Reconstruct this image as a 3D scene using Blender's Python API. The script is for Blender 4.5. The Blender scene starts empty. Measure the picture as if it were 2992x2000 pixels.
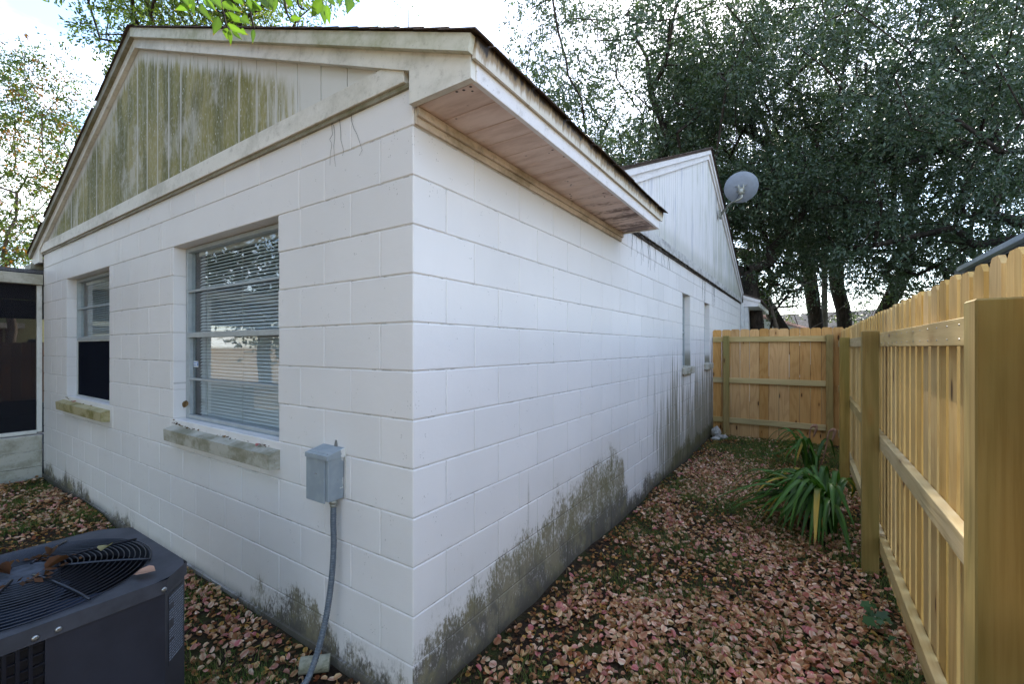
import bpy, math, random
import numpy as np
from mathutils import Vector, Matrix

SC = bpy.context.scene
COL = SC.collection
R = math.radians
random.seed(7)
rng = np.random.default_rng(7)

# ------------------------------------------------------------------ camera
CAM = Vector((1.349, -1.301, 1.505))
cam_data = bpy.data.cameras.new('camera')
cam = bpy.data.objects.new('camera', cam_data)
COL.objects.link(cam)
cam.location = CAM
cam.rotation_euler = (R(90), 0, R(33.5))
cam_data.sensor_width = 36
cam_data.lens = 15.62
cam_data.shift_y = 15/2992
cam_data.clip_start = 0.05
cam_data.clip_end = 2000
SC.camera = cam

# ------------------------------------------------------------------ sky, sun, exposure
SUN_AZ = Vector((-0.17, 0.985, 0)).normalized()
SUN_EL = R(41)
SKY_STRENGTH = 0.15
world = bpy.data.worlds.new('World')
SC.world = world
world.use_nodes = True
wn, wl = world.node_tree.nodes, world.node_tree.links
wn.clear()
w_out = wn.new('ShaderNodeOutputWorld')
w_bg = wn.new('ShaderNodeBackground')
w_bg.inputs[1].default_value = SKY_STRENGTH
sky = wn.new('ShaderNodeTexSky')
sky.sky_type = 'NISHITA'
sky.sun_disc = False
sky.sun_elevation = SUN_EL
sky.sun_rotation = math.atan2(SUN_AZ.x, SUN_AZ.y)
sky.air_density = 1.0
sky.dust_density = 0.6
w_tc = wn.new('ShaderNodeTexCoord')
w_map = wn.new('ShaderNodeMapping')
w_map.inputs['Scale'].default_value = (1, 1, 2.2)
w_map.inputs['Location'].default_value = (3.1, 1.7, 0.4)
wl.new(w_tc.outputs['Generated'], w_map.inputs[0])
w_noise = wn.new('ShaderNodeTexNoise')
w_noise.inputs['Scale'].default_value = 1.9
w_noise.inputs['Detail'].default_value = 7
w_noise.inputs['Roughness'].default_value = 0.55
wl.new(w_map.outputs[0], w_noise.inputs['Vector'])
w_mr = wn.new('ShaderNodeMapRange')
w_mr.interpolation_type = 'SMOOTHSTEP'
w_mr.inputs['From Min'].default_value = 0.50
w_mr.inputs['From Max'].default_value = 0.68
wl.new(w_noise.outputs[0], w_mr.inputs[0])
w_mix = wn.new('ShaderNodeMix')
w_mix.data_type = 'RGBA'
w_mix.inputs[7].default_value = (11.0, 11.6, 12.8, 1)
wl.new(w_mr.outputs[0], w_mix.inputs[0])
wl.new(sky.outputs[0], w_mix.inputs[6])
wl.new(w_mix.outputs[2], w_bg.inputs[0])
wl.new(w_bg.outputs[0], w_out.inputs[0])

sun_data = bpy.data.lights.new('sun', 'SUN')
sun_data.energy = 3.6
sun_data.angle = R(0.55)
sun_data.color = (1.0, 0.93, 0.82)
sun = bpy.data.objects.new('sun', sun_data)
COL.objects.link(sun)
sun_dir = Vector((SUN_AZ.x*math.cos(SUN_EL), SUN_AZ.y*math.cos(SUN_EL), math.sin(SUN_EL)))
sun.rotation_euler = sun_dir.to_track_quat('Z', 'Y').to_euler()
sun.location = (0, 0, 30)

SC.view_settings.view_transform = 'Standard'
SC.view_settings.look = 'None'
SC.view_settings.exposure = 1.93
SC.view_settings.gamma = 1
SC.view_settings.use_curve_mapping = False
SC.cycles.max_bounces = 8
SC.cycles.transparent_max_bounces = 16
SC.cycles.use_denoising = True

# ------------------------------------------------------------------ placing helper: photo column/row at a depth -> world
VD = Vector((-math.sin(R(33.5)), math.cos(R(33.5)), 0))
VR = Vector((math.cos(R(33.5)), math.sin(R(33.5)), 0))
def W(px, py, depth):
    p = CAM + VD*depth + VR*((px-1496)/1298*depth)
    p.z += (1015-py)/1298*depth
    return p

# ------------------------------------------------------------------ material helpers
class M:
    def __init__(s, name, rough=0.8, spec=0.3, metal=0.0):
        s.m = bpy.data.materials.new(name)
        s.m.use_nodes = True
        s.nt = s.m.node_tree
        s.b = s.nt.nodes['Principled BSDF']
        s.b.inputs['Roughness'].default_value = rough
        s.b.inputs['Specular IOR Level'].default_value = spec
        s.b.inputs['Metallic'].default_value = metal
        s._pos = None
    def put(s, sock, v):
        if isinstance(v, bpy.types.NodeSocket):
            s.nt.links.new(v, sock)
        elif v is not None:
            if hasattr(sock.default_value, '__len__') and isinstance(v, (tuple, list)) and len(v) == 3 and len(sock.default_value) == 4:
                v = (*v, 1)
            sock.default_value = v
    def node(s, t): return s.nt.nodes.new(t)
    def math(s, op, a, b=None, c=None, clamp=False):
        n = s.node('ShaderNodeMath'); n.operation = op; n.use_clamp = clamp
        s.put(n.inputs[0], a)
        if b is not None: s.put(n.inputs[1], b)
        if c is not None: s.put(n.inputs[2], c)
        return n.outputs[0]
    def mix(s, f, a, b, blend='MIX'):
        n = s.node('ShaderNodeMix'); n.data_type = 'RGBA'; n.blend_type = blend
        s.put(n.inputs[0], f); s.put(n.inputs[6], a); s.put(n.inputs[7], b)
        return n.outputs[2]
    def pos(s):
        if s._pos is None: s._pos = s.node('ShaderNodeNewGeometry').outputs['Position']
        return s._pos
    def obj(s): return s.node('ShaderNodeTexCoord').outputs['Object']
    def sep(s, v):
        n = s.node('ShaderNodeSeparateXYZ'); s.put(n.inputs[0], v); return n.outputs
    def comb(s, x, y, z):
        n = s.node('ShaderNodeCombineXYZ')
        s.put(n.inputs[0], x); s.put(n.inputs[1], y); s.put(n.inputs[2], z); return n.outputs[0]
    def scale(s, v, sc, off=None):
        n = s.node('ShaderNodeVectorMath'); n.operation = 'MULTIPLY'
        s.put(n.inputs[0], v); n.inputs[1].default_value = sc
        o = n.outputs[0]
        if off is not None:
            k = s.node('ShaderNodeVectorMath'); k.operation = 'ADD'
            s.put(k.inputs[0], o); s.put(k.inputs[1], off); o = k.outputs[0]
        return o
    def noise(s, v, sc=5.0, det=4, rough=0.55, dist=0.0):
        n = s.node('ShaderNodeTexNoise')
        s.put(n.inputs['Vector'], v); n.inputs['Scale'].default_value = sc
        n.inputs['Detail'].default_value = det; n.inputs['Roughness'].default_value = rough
        n.inputs['Distortion'].default_value = dist
        return n.outputs[0]
    def voro(s, v, sc=5.0, feat='F1', out=0):
        n = s.node('ShaderNodeTexVoronoi'); n.feature = feat
        s.put(n.inputs['Vector'], v); n.inputs['Scale'].default_value = sc
        return n.outputs[out]
    def mr(s, v, a, b, c=0.0, d=1.0):
        n = s.node('ShaderNodeMapRange'); n.interpolation_type = 'SMOOTHSTEP'
        s.put(n.inputs[0], v); s.put(n.inputs[1], a); s.put(n.inputs[2], b)
        n.inputs[3].default_value = c; n.inputs[4].default_value = d
        return n.outputs[0]
    def curve(s, v, pts):
        n = s.node('ShaderNodeFloatCurve')
        c = n.mapping.curves[0]
        c.points[0].location = pts[0]; c.points[-1].location = pts[-1]
        for p in pts[1:-1]: c.points.new(*p)
        for p in c.points: p.handle_type = 'AUTO_CLAMPED'
        n.mapping.update()
        s.put(n.inputs['Value'], v)
        return n.outputs[0]
    def ramp(s, v, stops, interp='LINEAR'):
        n = s.node('ShaderNodeValToRGB'); n.color_ramp.interpolation = interp
        e = n.color_ramp.elements
        while len(e) < len(stops): e.new(0.5)
        for k, (p, c) in zip(e, stops): k.position = p; k.color = (*c, 1)
        s.put(n.inputs[0], v)
        return n.outputs[0]
    def bump(s, h, strength=0.3, dist=0.01, normal=None):
        n = s.node('ShaderNodeBump')
        n.inputs['Strength'].default_value = strength; n.inputs['Distance'].default_value = dist
        s.put(n.inputs['Height'], h)
        if normal is not None: s.put(n.inputs['Normal'], normal)
        return n.outputs[0]
    def rnd(s): return s.node('ShaderNodeObjectInfo').outputs['Random']
    def attr(s, name):
        n = s.node('ShaderNodeAttribute'); n.attribute_name = name; return n.outputs['Color']
    def base(s, c): s.put(s.b.inputs['Base Color'], c); return s
    def rough(s, c): s.put(s.b.inputs['Roughness'], c); return s
    def normal(s, c): s.put(s.b.inputs['Normal'], c); return s

def srgb(r, g, b):
    f = lambda c: (c/255/12.92) if c/255 <= .04045 else ((c/255+.055)/1.055)**2.4
    return (f(r), f(g), f(b))

WHITE = (0.765, 0.738, 0.722)
OLIVE = (0.105, 0.090, 0.014)
BLACKM = (0.024, 0.020, 0.013)

def block_mat(name, axis, base_col, h_pts, umax, zones=None, joint=False):
    """painted masonry. axis: which world axis runs along the wall (0 = x, 1 = y); u = |coordinate| / umax.
       h_pts: height of the mould line (metres) along u;  zones: strength of rain streaks along u"""
    m = M(name, rough=0.62, spec=0.25)
    x, y, z = m.sep(m.pos())
    u = m.math('ABSOLUTE', y if axis else x)
    un = m.math('DIVIDE', u, umax)
    uv = m.comb(u, 0.0, z)
    tint = m.noise(uv, 0.9, 3)
    col = m.mix(m.mr(tint, .35, .7), base_col, tuple(c*.93 for c in base_col))
    col = m.mix(m.math('MULTIPLY', m.rnd(), .13), col, (0.45, .44, .42))
    # small specks of dirt
    sp = m.voro(m.scale(uv, (1, 1, .7)), 14.0)
    clump = m.noise(uv, 6.0, 2)
    sp2 = m.voro(uv, 90.0)
    speck = m.math('MULTIPLY', m.mr(sp2, .16, .24, 1, 0), m.mr(m.math('ADD', m.math('MULTIPLY', sp, 1.0), clump), .66, .72, 1, 0))
    col = m.mix(m.math('MULTIPLY', speck, .55), col, (.16, .15, .13))
    patch = m.noise(uv, 2.6, 5, .6)
    streak = m.noise(m.scale(uv, (22, 1, 2.0)), 1.0, 4, .6)
    fine = m.noise(m.scale(uv, (1, 1, .45)), 75.0, 4, .75)
    grit = m.noise(uv, 190.0, 2, .6)
    h = m.curve(un, h_pts)
    d = m.math('SUBTRACT', h, z)
    d = m.math('ADD', d, m.math('MULTIPLY', m.math('SUBTRACT', patch, .5), .62))
    d = m.math('ADD', d, m.math('MULTIPLY', m.math('SUBTRACT', streak, .5), .15))
    low = m.mr(d, -.13, .20)
    med = m.noise(m.scale(uv, (1, 1, .55), (4., 0., 8.)), 11.0, 6, .72)
    tex = m.math('ADD', m.math('MULTIPLY', fine, .60), m.math('MULTIPLY', med, .50))
    low_t = m.math('MULTIPLY', m.mr(low, 0, .6), m.mr(m.math('ADD', m.math('ADD', tex, m.math('MULTIPLY', low, .20)), m.mr(z, .30, .10, 0, .06)), .60, .77))
    dark_f = m.math('MULTIPLY', m.mr(z, .36, .12), m.mr(m.noise(m.scale(uv, (1, 1, .7), (5., 0., 2.)), 5.0, 6, .7), .42, .56))
    mold = m.mix(m.mr(patch, .4, .6), OLIVE, (.17, .145, .075))
    mold = m.mix(dark_f, mold, BLACKM)
    col = m.mix(m.math('MULTIPLY', low_t, .94), col, mold)
    # damp grey film under the mould line
    film = m.mr(d, -.30, .25)
    col = m.mix(m.math('MULTIPLY', film, .20), col, (.40, .36, .28))
    if zones:
        zn = m.curve(un, zones)
        zz = m.mr(z, 2.15, .25, .05, 1.0)
        s2 = m.noise(m.scale(uv, (15, 1, .55), (9., 0., 0.)), 1.0, 5, .65)
        s3 = m.noise(m.scale(uv, (50, 1, 1.4)), 1.0, 3, .6)
        k = m.math('ADD', s2, m.math('MULTIPLY', m.math('SUBTRACT', s3, .5), .35))
        k = m.math('ADD', k, m.math('MULTIPLY', m.math('MULTIPLY', zn, zz), .42))
        sm = m.math('MULTIPLY', m.mr(k, .67, .84), m.mr(m.math('ADD', tex, k), 1.10, 1.34, .3, 1))
        col = m.mix(m.math('MULTIPLY', sm, .78), col, (.11, .10, .04))
        # small vertical ticks of grime high on the wall
        tk = m.noise(m.scale(uv, (60, 1, 9)), 1.0, 3, .7)
        tm = m.math('MULTIPLY', m.mr(tk, .66, .74), m.math('MULTIPLY', zn, 1.3))
        tm = m.math('MINIMUM', tm, .6)
        col = m.mix(tm, col, (.20, .18, .15))
    foot = m.mr(m.math('ADD', z, m.math('MULTIPLY', m.math('SUBTRACT', patch, .5), .12)), .10, -.02)
    col = m.mix(m.math('MULTIPLY', foot, .75), col, (.07, .062, .048))
    if joint:
        # dirt caught in the joints
        jd = m.noise(uv, 9.0, 4, .7)
        jl = m.math('ADD', m.mr(jd, .50, .66, .04, .5), m.math('MULTIPLY', low, .5), clamp=True)
        col = m.mix(jl, col, (.13, .115, .09))
    m.base(col)
    pore = m.noise(uv, 240.0, 3, .6)
    lump = m.noise(uv, 14.0, 3)
    m.normal(m.bump(m.math('ADD', pore, m.math('MULTIPLY', lump, 2.0)), .35, .0026))
    m.rough(m.mr(low_t, 0, 1, .55, .9))
    return m.m

# right-hand (side) wall: u = y/12 ; front wall: u = |x|/6.2
SIDE_H = [(0, .24), (.02, .32), (.05, .42), (.085, .50), (.115, .52), (.150, .60), (.165, .66), (.190, .64), (.212, .40), (.24, .16), (.30, .14), (.36, .22), (.45, .26), (1, .26)]
SIDE_Z = [(0, 0), (.16, .02), (.25, .22), (.31, .58), (.36, .85), (.40, .70), (.44, .95), (.56, 1.0), (1, 1)]
FRONT_H = [(0, .10), (.04, .14), (.08, .06), (.13, .22), (.17, .14), (.22, .04), (.30, -.02), (.45, .02), (.60, .05), (.75, .10), (.90, .14), (1, .2)]
m_side = block_mat('painted_block_side', 1, WHITE, SIDE_H, 12, SIDE_Z)
m_front = block_mat('painted_block_front', 0, WHITE, FRONT_H, 6.2)
m_side_j = block_mat('painted_joint_side', 1, tuple(c*.93 for c in WHITE), SIDE_H, 12, SIDE_Z, joint=True)
m_front_j = block_mat('painted_joint_front', 0, tuple(c*.93 for c in WHITE), FRONT_H, 6.2, joint=True)

def trim_mat(name, base_col, green=.3, dirt=.25, hue=OLIVE, sc=2.2):
    m = M(name, rough=.6, spec=.3)
    p = m.pos()
    n1 = m.noise(m.scale(p, (1, 1, 1.6)), sc, 5, .65)
    n2 = m.noise(p, 22.0, 4, .7)
    n3 = m.noise(p, 90.0, 2, .7)
    col = m.mix(m.math('MULTIPLY', m.mr(m.math('ADD', n1, m.math('MULTIPLY', n2, .3)), .55, .85), green), base_col, hue)
    col = m.mix(m.math('MULTIPLY', m.mr(n2, .55, .75), dirt), col, (.22, .19, .15))
    col = m.mix(m.math('MULTIPLY', m.mr(n3, .66, .72), dirt), col, (.08, .07, .06))
    m.base(col); m.normal(m.bump(n2, .15, .002))
    return m.m
m_trim = trim_mat('white_trim', (.66, .65, .60), .28, .22)
m_rake = trim_mat('mildewed_rake', (.72, .69, .62), .36, .30, sc=1.4)
m_rake_g = trim_mat('green_rake_trim', (.62, .60, .50), .75, .35, (.26, .26, .10), 1.3)
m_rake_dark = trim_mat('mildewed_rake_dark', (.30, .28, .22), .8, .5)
m_fascia = trim_mat('white_fascia', (.78, .75, .74), .15, .32, (.3, .28, .25))
m_frieze = trim_mat('eave_frieze', (.62, .52, .42), .7, .5, (.22, .17, .09), 3.)
m_sill_b = trim_mat('mossy_sill', (.42, .36, .20), .95, .4, (.16, .14, .02), 4.)
m_sill = trim_mat('weathered_sill', (.44, .42, .36), .8, .45, (.17, .16, .09), 5.)

def stained_drip():
    m = M('rust_stained_drip_edge', rough=.55, spec=.35)
    p = m.pos(); x, y, z = m.sep(p)
    st = m.noise(m.scale(p, (30, 30, 5)), 1.0, 4, .7)
    pa = m.noise(p, 4.0, 4, .6)
    # rot creeping down from the shingle edge (height on this flat strip)
    hh = m.mr(z, 2.545, 2.635)
    k = m.math('ADD', m.math('MULTIPLY', st, .75), m.math('ADD', m.math('MULTIPLY', hh, .50), m.math('MULTIPLY', pa, .25)))
    col = m.mix(m.mr(k, .56, .80), (.66, .61, .52), (.30, .21, .11))
    col = m.mix(m.mr(k, .80, .97), col, (.035, .025, .018))
    m.base(col)
    return m.m
m_drip = stained_drip()

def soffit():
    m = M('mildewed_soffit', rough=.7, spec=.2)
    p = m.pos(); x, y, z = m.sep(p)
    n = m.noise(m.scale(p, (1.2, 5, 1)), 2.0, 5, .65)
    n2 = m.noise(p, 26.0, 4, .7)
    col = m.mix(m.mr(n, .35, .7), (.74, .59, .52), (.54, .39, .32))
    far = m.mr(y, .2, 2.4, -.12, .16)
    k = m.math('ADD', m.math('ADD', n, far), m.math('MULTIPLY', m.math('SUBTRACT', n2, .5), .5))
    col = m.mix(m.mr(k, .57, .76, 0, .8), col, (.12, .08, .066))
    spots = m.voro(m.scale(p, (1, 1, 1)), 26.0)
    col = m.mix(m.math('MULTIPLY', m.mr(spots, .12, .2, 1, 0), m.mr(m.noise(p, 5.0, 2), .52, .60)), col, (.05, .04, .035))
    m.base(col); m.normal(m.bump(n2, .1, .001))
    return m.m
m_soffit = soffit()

def algae_siding():
    m = M('algae_stained_siding', rough=.75, spec=.2)
    p = m.pos(); x, y, z = m.sep(p)
    uv = m.comb(x, 0.0, z)
    streak = m.noise(m.scale(uv, (26, 1, 1.6)), 1.0, 5, .65)
    fine = m.noise(m.scale(uv, (60, 1, 22)), 1.0, 3, .7)
    patch = m.noise(uv, 1.6, 4, .6)
    ax = m.math('ABSOLUTE', m.math('ADD', x, 3.05))
    roofz = m.math('SUBTRACT', 3.86, m.math('MULTIPLY', ax, .404))
    d = m.math('SUBTRACT', roofz, z)             # distance under the rake board
    top = m.mr(m.math('ADD', d, m.math('MULTIPLY', m.math('SUBTRACT', streak, .5), .30)), .03, .13)
    right = m.mr(m.math('ADD', x, m.math('MULTIPLY', m.math('SUBTRACT', streak, .5), 1.6)), -.78, -1.22)
    k = m.math('MULTIPLY', top, right)
    k = m.math('MULTIPLY', k, m.mr(m.math('ADD', m.math('MULTIPLY', streak, .7), m.math('MULTIPLY', patch, .5)), .30, .58, .42, 1))
    # bare streaks running down and flakes
    bare = m.math('MULTIPLY', m.mr(m.voro(m.scale(uv, (1, 1, .55)), 34.0), .10, .18, 1, 0), m.mr(m.noise(uv, 5.0, 3), .40, .54))
    k = m.math('MULTIPLY', k, m.math('SUBTRACT', 1.0, m.math('MULTIPLY', bare, .85)))
    fr = m.math('FRACT', m.math('DIVIDE', m.math('ADD', x, 5.914+.0), .2032))
    gd = m.math('MULTIPLY', m.math('MINIMUM', fr, m.math('SUBTRACT', 1.0, fr)), .2032)
    cell = m.noise(m.comb(m.math('FLOOR', m.math('DIVIDE', m.math('ADD', x, 5.914+.1016), .2032)), 3.3, 0.0), .37, 0)
    gl = m.math('MULTIPLY', m.mr(m.math('ADD', gd, m.math('MULTIPLY', m.math('SUBTRACT', streak, .5), .02)), .004, .016, 1, 0), m.mr(m.math('ADD', cell, m.math('MULTIPLY', m.noise(m.scale(uv, (1, 1, 1)), 3.0, 2), .3)), .50, .72, .15, .9))
    k = m.math('MULTIPLY', k, m.math('SUBTRACT', 1.0, gl))
    g = m.mix(m.mr(patch, .35, .62), (.175, .165, .018), (.31, .275, .10))
    g = m.mix(m.mr(m.noise(m.scale(uv, (5, 1, 1.1)), 1.0, 5), .46, .60, 0, .85), g, (.115, .115, .018))
    k = m.math('MULTIPLY', k, m.mr(fine, .25, .55, .55, 1))
    k = m.math('MULTIPLY', k, m.mr(m.noise(m.scale(uv, (3, 1, 1.6), (2., 0., 5.)), 1.0, 5, .7), .36, .50, .45, 1))
    col = m.mix(m.math('MULTIPLY', k, .95), (.60, .59, .55), g)
    m.base(col); m.normal(m.bump(fine, .12, .0015))
    return m.m
m_algae = algae_siding()

def side_siding():
    m = M('streaked_white_siding', rough=.6, spec=.3)
    p = m.pos(); x, y, z = m.sep(p)
    uv = m.comb(y, 0.0, z)
    s1 = m.noise(m.scale(uv, (7, 1, .8)), 1.0, 5, .65)
    s2 = m.noise(m.scale(uv, (30, 1, 2.4)), 1.0, 4, .7)
    k = m.math('ADD', m.math('MULTIPLY', s1, .6), m.math('MULTIPLY', s2, .5))
    k = m.math('ADD', k, m.mr(y, 3.5, 10, -.04, .10))
    col = m.mix(m.mr(k, .52, .74, 0, .6), (.75, .725, .71), (.32, .33, .22))
    blue = m.noise(m.scale(uv, (4, 1, .7), (3., 0., 1.)), 1.0, 4)
    col = m.mix(m.math('MULTIPLY', m.mr(blue, .54, .68, 0, .6), m.mr(s2, .35, .6)), col, (.34, .36, .46))
    ed = m.math('ADD', z, m.math('MULTIPLY', m.math('SUBTRACT', s2, .5), .5))
    col = m.mix(m.mr(ed, 2.98, 2.76, 0, .35), col, (.22, .23, .15))
    m.base(col); m.normal(m.bump(s2, .1, .0015))
    return m.m
m_side_siding = side_siding()

def wood(name, c1, c2, green=0.0, knots=1.0, grain=1.0):
    m = M(name, rough=.72, spec=.18)
    o = m.obj()
    r = m.rnd()
    off = m.comb(m.math('MULTIPLY', r, 37.0), m.math('MULTIPLY', r, 61.0), m.math('MULTIPLY', r, 23.0))
    v = m.scale(o, (1, 1, 1), off)
    warp = m.noise(m.scale(v, (3.5, 3.5, .55)), 1.0, 2, .5)
    rings = m.math('SINE', m.math('MULTIPLY', warp, 85.0*grain))
    fibre = m.noise(m.scale(v, (70, 70, 2.2)), 1.0, 4, .65)
    tone = m.noise(m.scale(v, (6, 6, .8)), 1.0, 3)
    rg = m.mr(rings, -.2, 1.0)
    col = m.mix(m.math('ADD', m.math('MULTIPLY', rg, .48), m.math('MULTIPLY', m.mr(fibre, .4, .65), .50)), c1, c2)
    tintc = m.mix(r, c1, (c2[0]*1.12, c2[1]*.97, c2[2]*.95))
    col = m.mix(.30, col, tintc)
    r2 = m.math('FRACT', m.math('MULTIPLY', r, 7.13))
    hs = m.node('ShaderNodeHueSaturation'); m.put(hs.inputs['Color'], col); m.put(hs.inputs['Value'], m.mr(r2, 0, 1, .88, 1.10)); m.put(hs.inputs['Saturation'], m.mr(r, 0, 1, .92, 1.05)); col = hs.outputs[0]
    if green:
        col = m.mix(m.math('MULTIPLY', m.mr(tone, .35, .62), green), col, (.17, .165, .045))
    # knots
    vk = m.scale(v, (8.0, 8.0, 2.4))
    kd = m.voro(vk, 1.0)
    kc = m.mr(kd, .07, .12, 1, 0)
    halo = m.mr(kd, .10, .26, 1, 0)
    col = m.mix(m.math('MULTIPLY', halo, .32*knots), col, (.33, .14, .035))
    col = m.mix(m.math('MULTIPLY', kc, .85*knots), col, (.07, .028, .012))
    m.base(col)
    h = m.math('ADD', m.math('MULTIPLY', fibre, 1.0), m.math('MULTIPLY', rg, .5))
    m.normal(m.bump(h, .5, .002))
    return m.m
m_picket = wood('new_pine_picket', (.64, .425, .155), (.48, .285, .085), green=.12)
m_picket2 = wood('orange_pine_picket', (.58, .345, .135), (.42, .22, .075), green=.06, knots=1.1)
m_rail = wood('pine_rail', (.56, .43, .22), (.42, .30, .125), green=.28, knots=.7)
m_post = wood('treated_pine_post', (.37, .255, .085), (.225, .145, .040), green=.50, knots=.9, grain=.7)
m_old_wood = wood('old_brown_wood', (.12, .075, .045), (.07, .045, .03))
m_beam = trim_mat('weathered_beam', (.46, .44, .37), .6, .5, (.20, .19, .12), 4.)

def plain(name, col, rough=.5, spec=.4, metal=0.0, var=.15, sc=20.0, bump=0.0):
    m = M(name, rough=rough, spec=spec, metal=metal)
    n = m.noise(m.pos(), sc, 4, .6)
    m.base(m.mix(m.mr(n, .3, .7), col, tuple(c*(1-var) for c in col)))
    if bump: m.normal(m.bump(n, bump, .002))
    return m.m
m_alu = plain('aluminium_frame', (.42, .46, .48), .45, .5, .35)
m_slat = plain('white_blind_slat', (.74, .75, .78), .45, .4, 0, .05)
m_cord = plain('blind_cord', (.65, .65, .62))
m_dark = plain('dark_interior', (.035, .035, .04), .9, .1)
m_ac = plain('charcoal_ac_paint', (.023, .024, .033), .42, .4, 0, .25, 9.0)
m_ac_top = plain('dusty_ac_top', (.045, .046, .055), .6, .35, 0, .45, 11.0)
m_wire = plain('black_wire', (.012, .014, .022), .3, .6, .3)
m_blade = plain('fan_blade', (.025, .035, .06), .7, .2, 0)
m_motor = plain('motor_cap', (.07, .08, .10), .8, .2, 0, .5, 30.)
m_coil = plain('coil_guard', (.022, .018, .018), .7, .2, 0, .5, 60.)
m_screw = plain('steel_screw', (.35, .36, .36), .35, .5, .9)
m_label = plain('grey_label', (.16, .19, .23), .5)
m_print = plain('label_print', (.20, .23, .28), .6)
m_dish = plain('satellite_dish_paint', (.24, .27, .32), .5, .4, 0, .12, 12.)
m_galv = plain('galvanised_arm', (.38, .38, .33), .5, .4, .5, .35)
m_stone = plain('pale_stone', (.50, .48, .44), .9, .2, 0, .45, 25., .5)
m_pipe = trim_mat('dirty_pvc', (.35, .34, .26), .8, .6, (.10, .10, .04), 18.)
m_sticker = plain('white_sticker', (.80, .85, .88), .4)
m_blue = plain('blue_print', (.04, .16, .50), .4)
m_yellow_wall = plain('pale_yellow_wall', (.42, .42, .22), .8)
m_grey_wall = plain('pale_grey_wall', (.50, .52, .51), .8, .2, 0, .1, 3.)
m_grey_fascia = plain('grey_fascia', (.20, .22, .25), .6)
m_white_wall = plain('white_paint_far', (.72, .72, .70), .7, .2, 0, .1, 2.)
m_kick = plain('slate_kick_panel', (.055, .07, .10), .5, .4)
m_seal = plain('downspout_paint', (.66, .66, .64), .5, .3, 0, .2, 8.)

def shingle(name, c1, c2):
    m = M(name, rough=.95, spec=.1)
    n = m.noise(m.pos(), 90.0, 3, .7); n2 = m.noise(m.pos(), 4.0, 3)
    col = m.mix(m.mr(n, .35, .65), c1, c2)
    col = m.mix(m.mr(n2, .45, .65, 0, .6), col, (.05, .05, .04))
    col = m.mix(m.math('MULTIPLY', m.rnd(), .3), col, c2)
    m.base(col); m.normal(m.bump(n, .5, .004))
    return m.m
m_shingle = shingle('brown_shingle', (.16, .12, .10), (.075, .055, .048))
m_shingle_grey = shingle('grey_shingle', (.17, .17, .18), (.085, .085, .095))
m_shingle_pink = shingle('pink_shingle', (.46, .30, .25), (.34, .21, .17))

def painted_box():
    m = M('peeling_blue_grey_paint', rough=.5, spec=.4)
    p = m.pos(); x, y, z = m.sep(p)
    n = m.noise(p, 14.0, 5, .6)
    k = m.math('ADD', n, m.mr(y, -.045, -.004, -.14, .12))
    col = m.mix(m.mr(m.noise(p, 12., 3), .4, .6), (.25, .29, .32), (.29, .33, .355))
    f = m.mr(k, .565, .585)
    # flaked to white primer only on the cheek by the wall
    f = m.math('MULTIPLY', f, m.mr(x, -.460, -.448))
    col = m.mix(f, col, (.62, .62, .60))
    rust = m.mr(m.noise(m.scale(p, (1, 1, 1), (3., 1., 7.)), 45.0, 3, .7), .68, .73)
    col = m.mix(rust, col, (.16, .07, .03))
    m.base(col); m.normal(m.bump(f, .5, .001))
    return m.m
m_box = painted_box()

def conduit():
    m = M('grey_flex_conduit', rough=.45, spec=.4)
    n = m.noise(m.pos(), 60.0, 4, .6)
    m.base(m.mix(m.mr(n, .4, .65), (.085, .105, .13), (.14, .16, .18)))
    return m.m
m_conduit = conduit()

def glass(name, tint=(1, 1, 1), rough=0.0, refl=1.0):
    m = bpy.data.materials.new(name); m.use_nodes = True
    nt = m.node_tree; nt.nodes.clear()
    o = nt.nodes.new('ShaderNodeOutputMaterial'); mx = nt.nodes.new('ShaderNodeMixShader')
    t = nt.nodes.new('ShaderNodeBsdfTransparent'); t.inputs[0].default_value = (*tint, 1)
    g = nt.nodes.new('ShaderNodeBsdfGlossy'); g.inputs['Roughness'].default_value = rough
    f = nt.nodes.new('ShaderNodeFresnel'); f.inputs[0].default_value = 1.52
    mu = nt.nodes.new('ShaderNodeMath'); mu.operation = 'MULTIPLY_ADD'
    mu.inputs[1].default_value = refl*0.55; mu.inputs[2].default_value = 0.03
    mu.use_clamp = True
    ge = nt.nodes.new('ShaderNodeNewGeometry'); ior = nt.nodes.new('ShaderNodeMapRange')
    ior.inputs[3].default_value = 1.52; ior.inputs[4].default_value = 1/1.52
    nt.links.new(ge.outputs['Backfacing'], ior.inputs[0]); nt.links.new(ior.outputs[0], f.inputs[0])
    nt.links.new(f.outputs[0], mu.inputs[0])
    nt.links.new(mu.outputs[0], mx.inputs[0])
    nt.links.new(t.outputs[0], mx.inputs[1]); nt.links.new(g.outputs[0], mx.inputs[2])
    nt.links.new(mx.outputs[0], o.inputs[0])
    return m
m_glass = glass('window_glass', (.92, .95, .95))

def screen(name, fac, col):
    m = bpy.data.materials.new(name); m.use_nodes = True
    nt = m.node_tree; nt.nodes.clear()
    o = nt.nodes.new('ShaderNodeOutputMaterial'); mx = nt.nodes.new('ShaderNodeMixShader')
    t = nt.nodes.new('ShaderNodeBsdfTransparent'); d = nt.nodes.new('ShaderNodeBsdfDiffuse')
    d.inputs[0].default_value = (*col, 1); mx.inputs[0].default_value = fac
    nt.links.new(t.outputs[0], mx.inputs[1]); nt.links.new(d.outputs[0], mx.inputs[2])
    nt.links.new(mx.outputs[0], o.inputs[0])
    return m
m_insect = screen('insect_screen', .72, (.012, .014, .022))
m_porch_screen = screen('porch_screen', .62, (.022, .022, .026))

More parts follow.
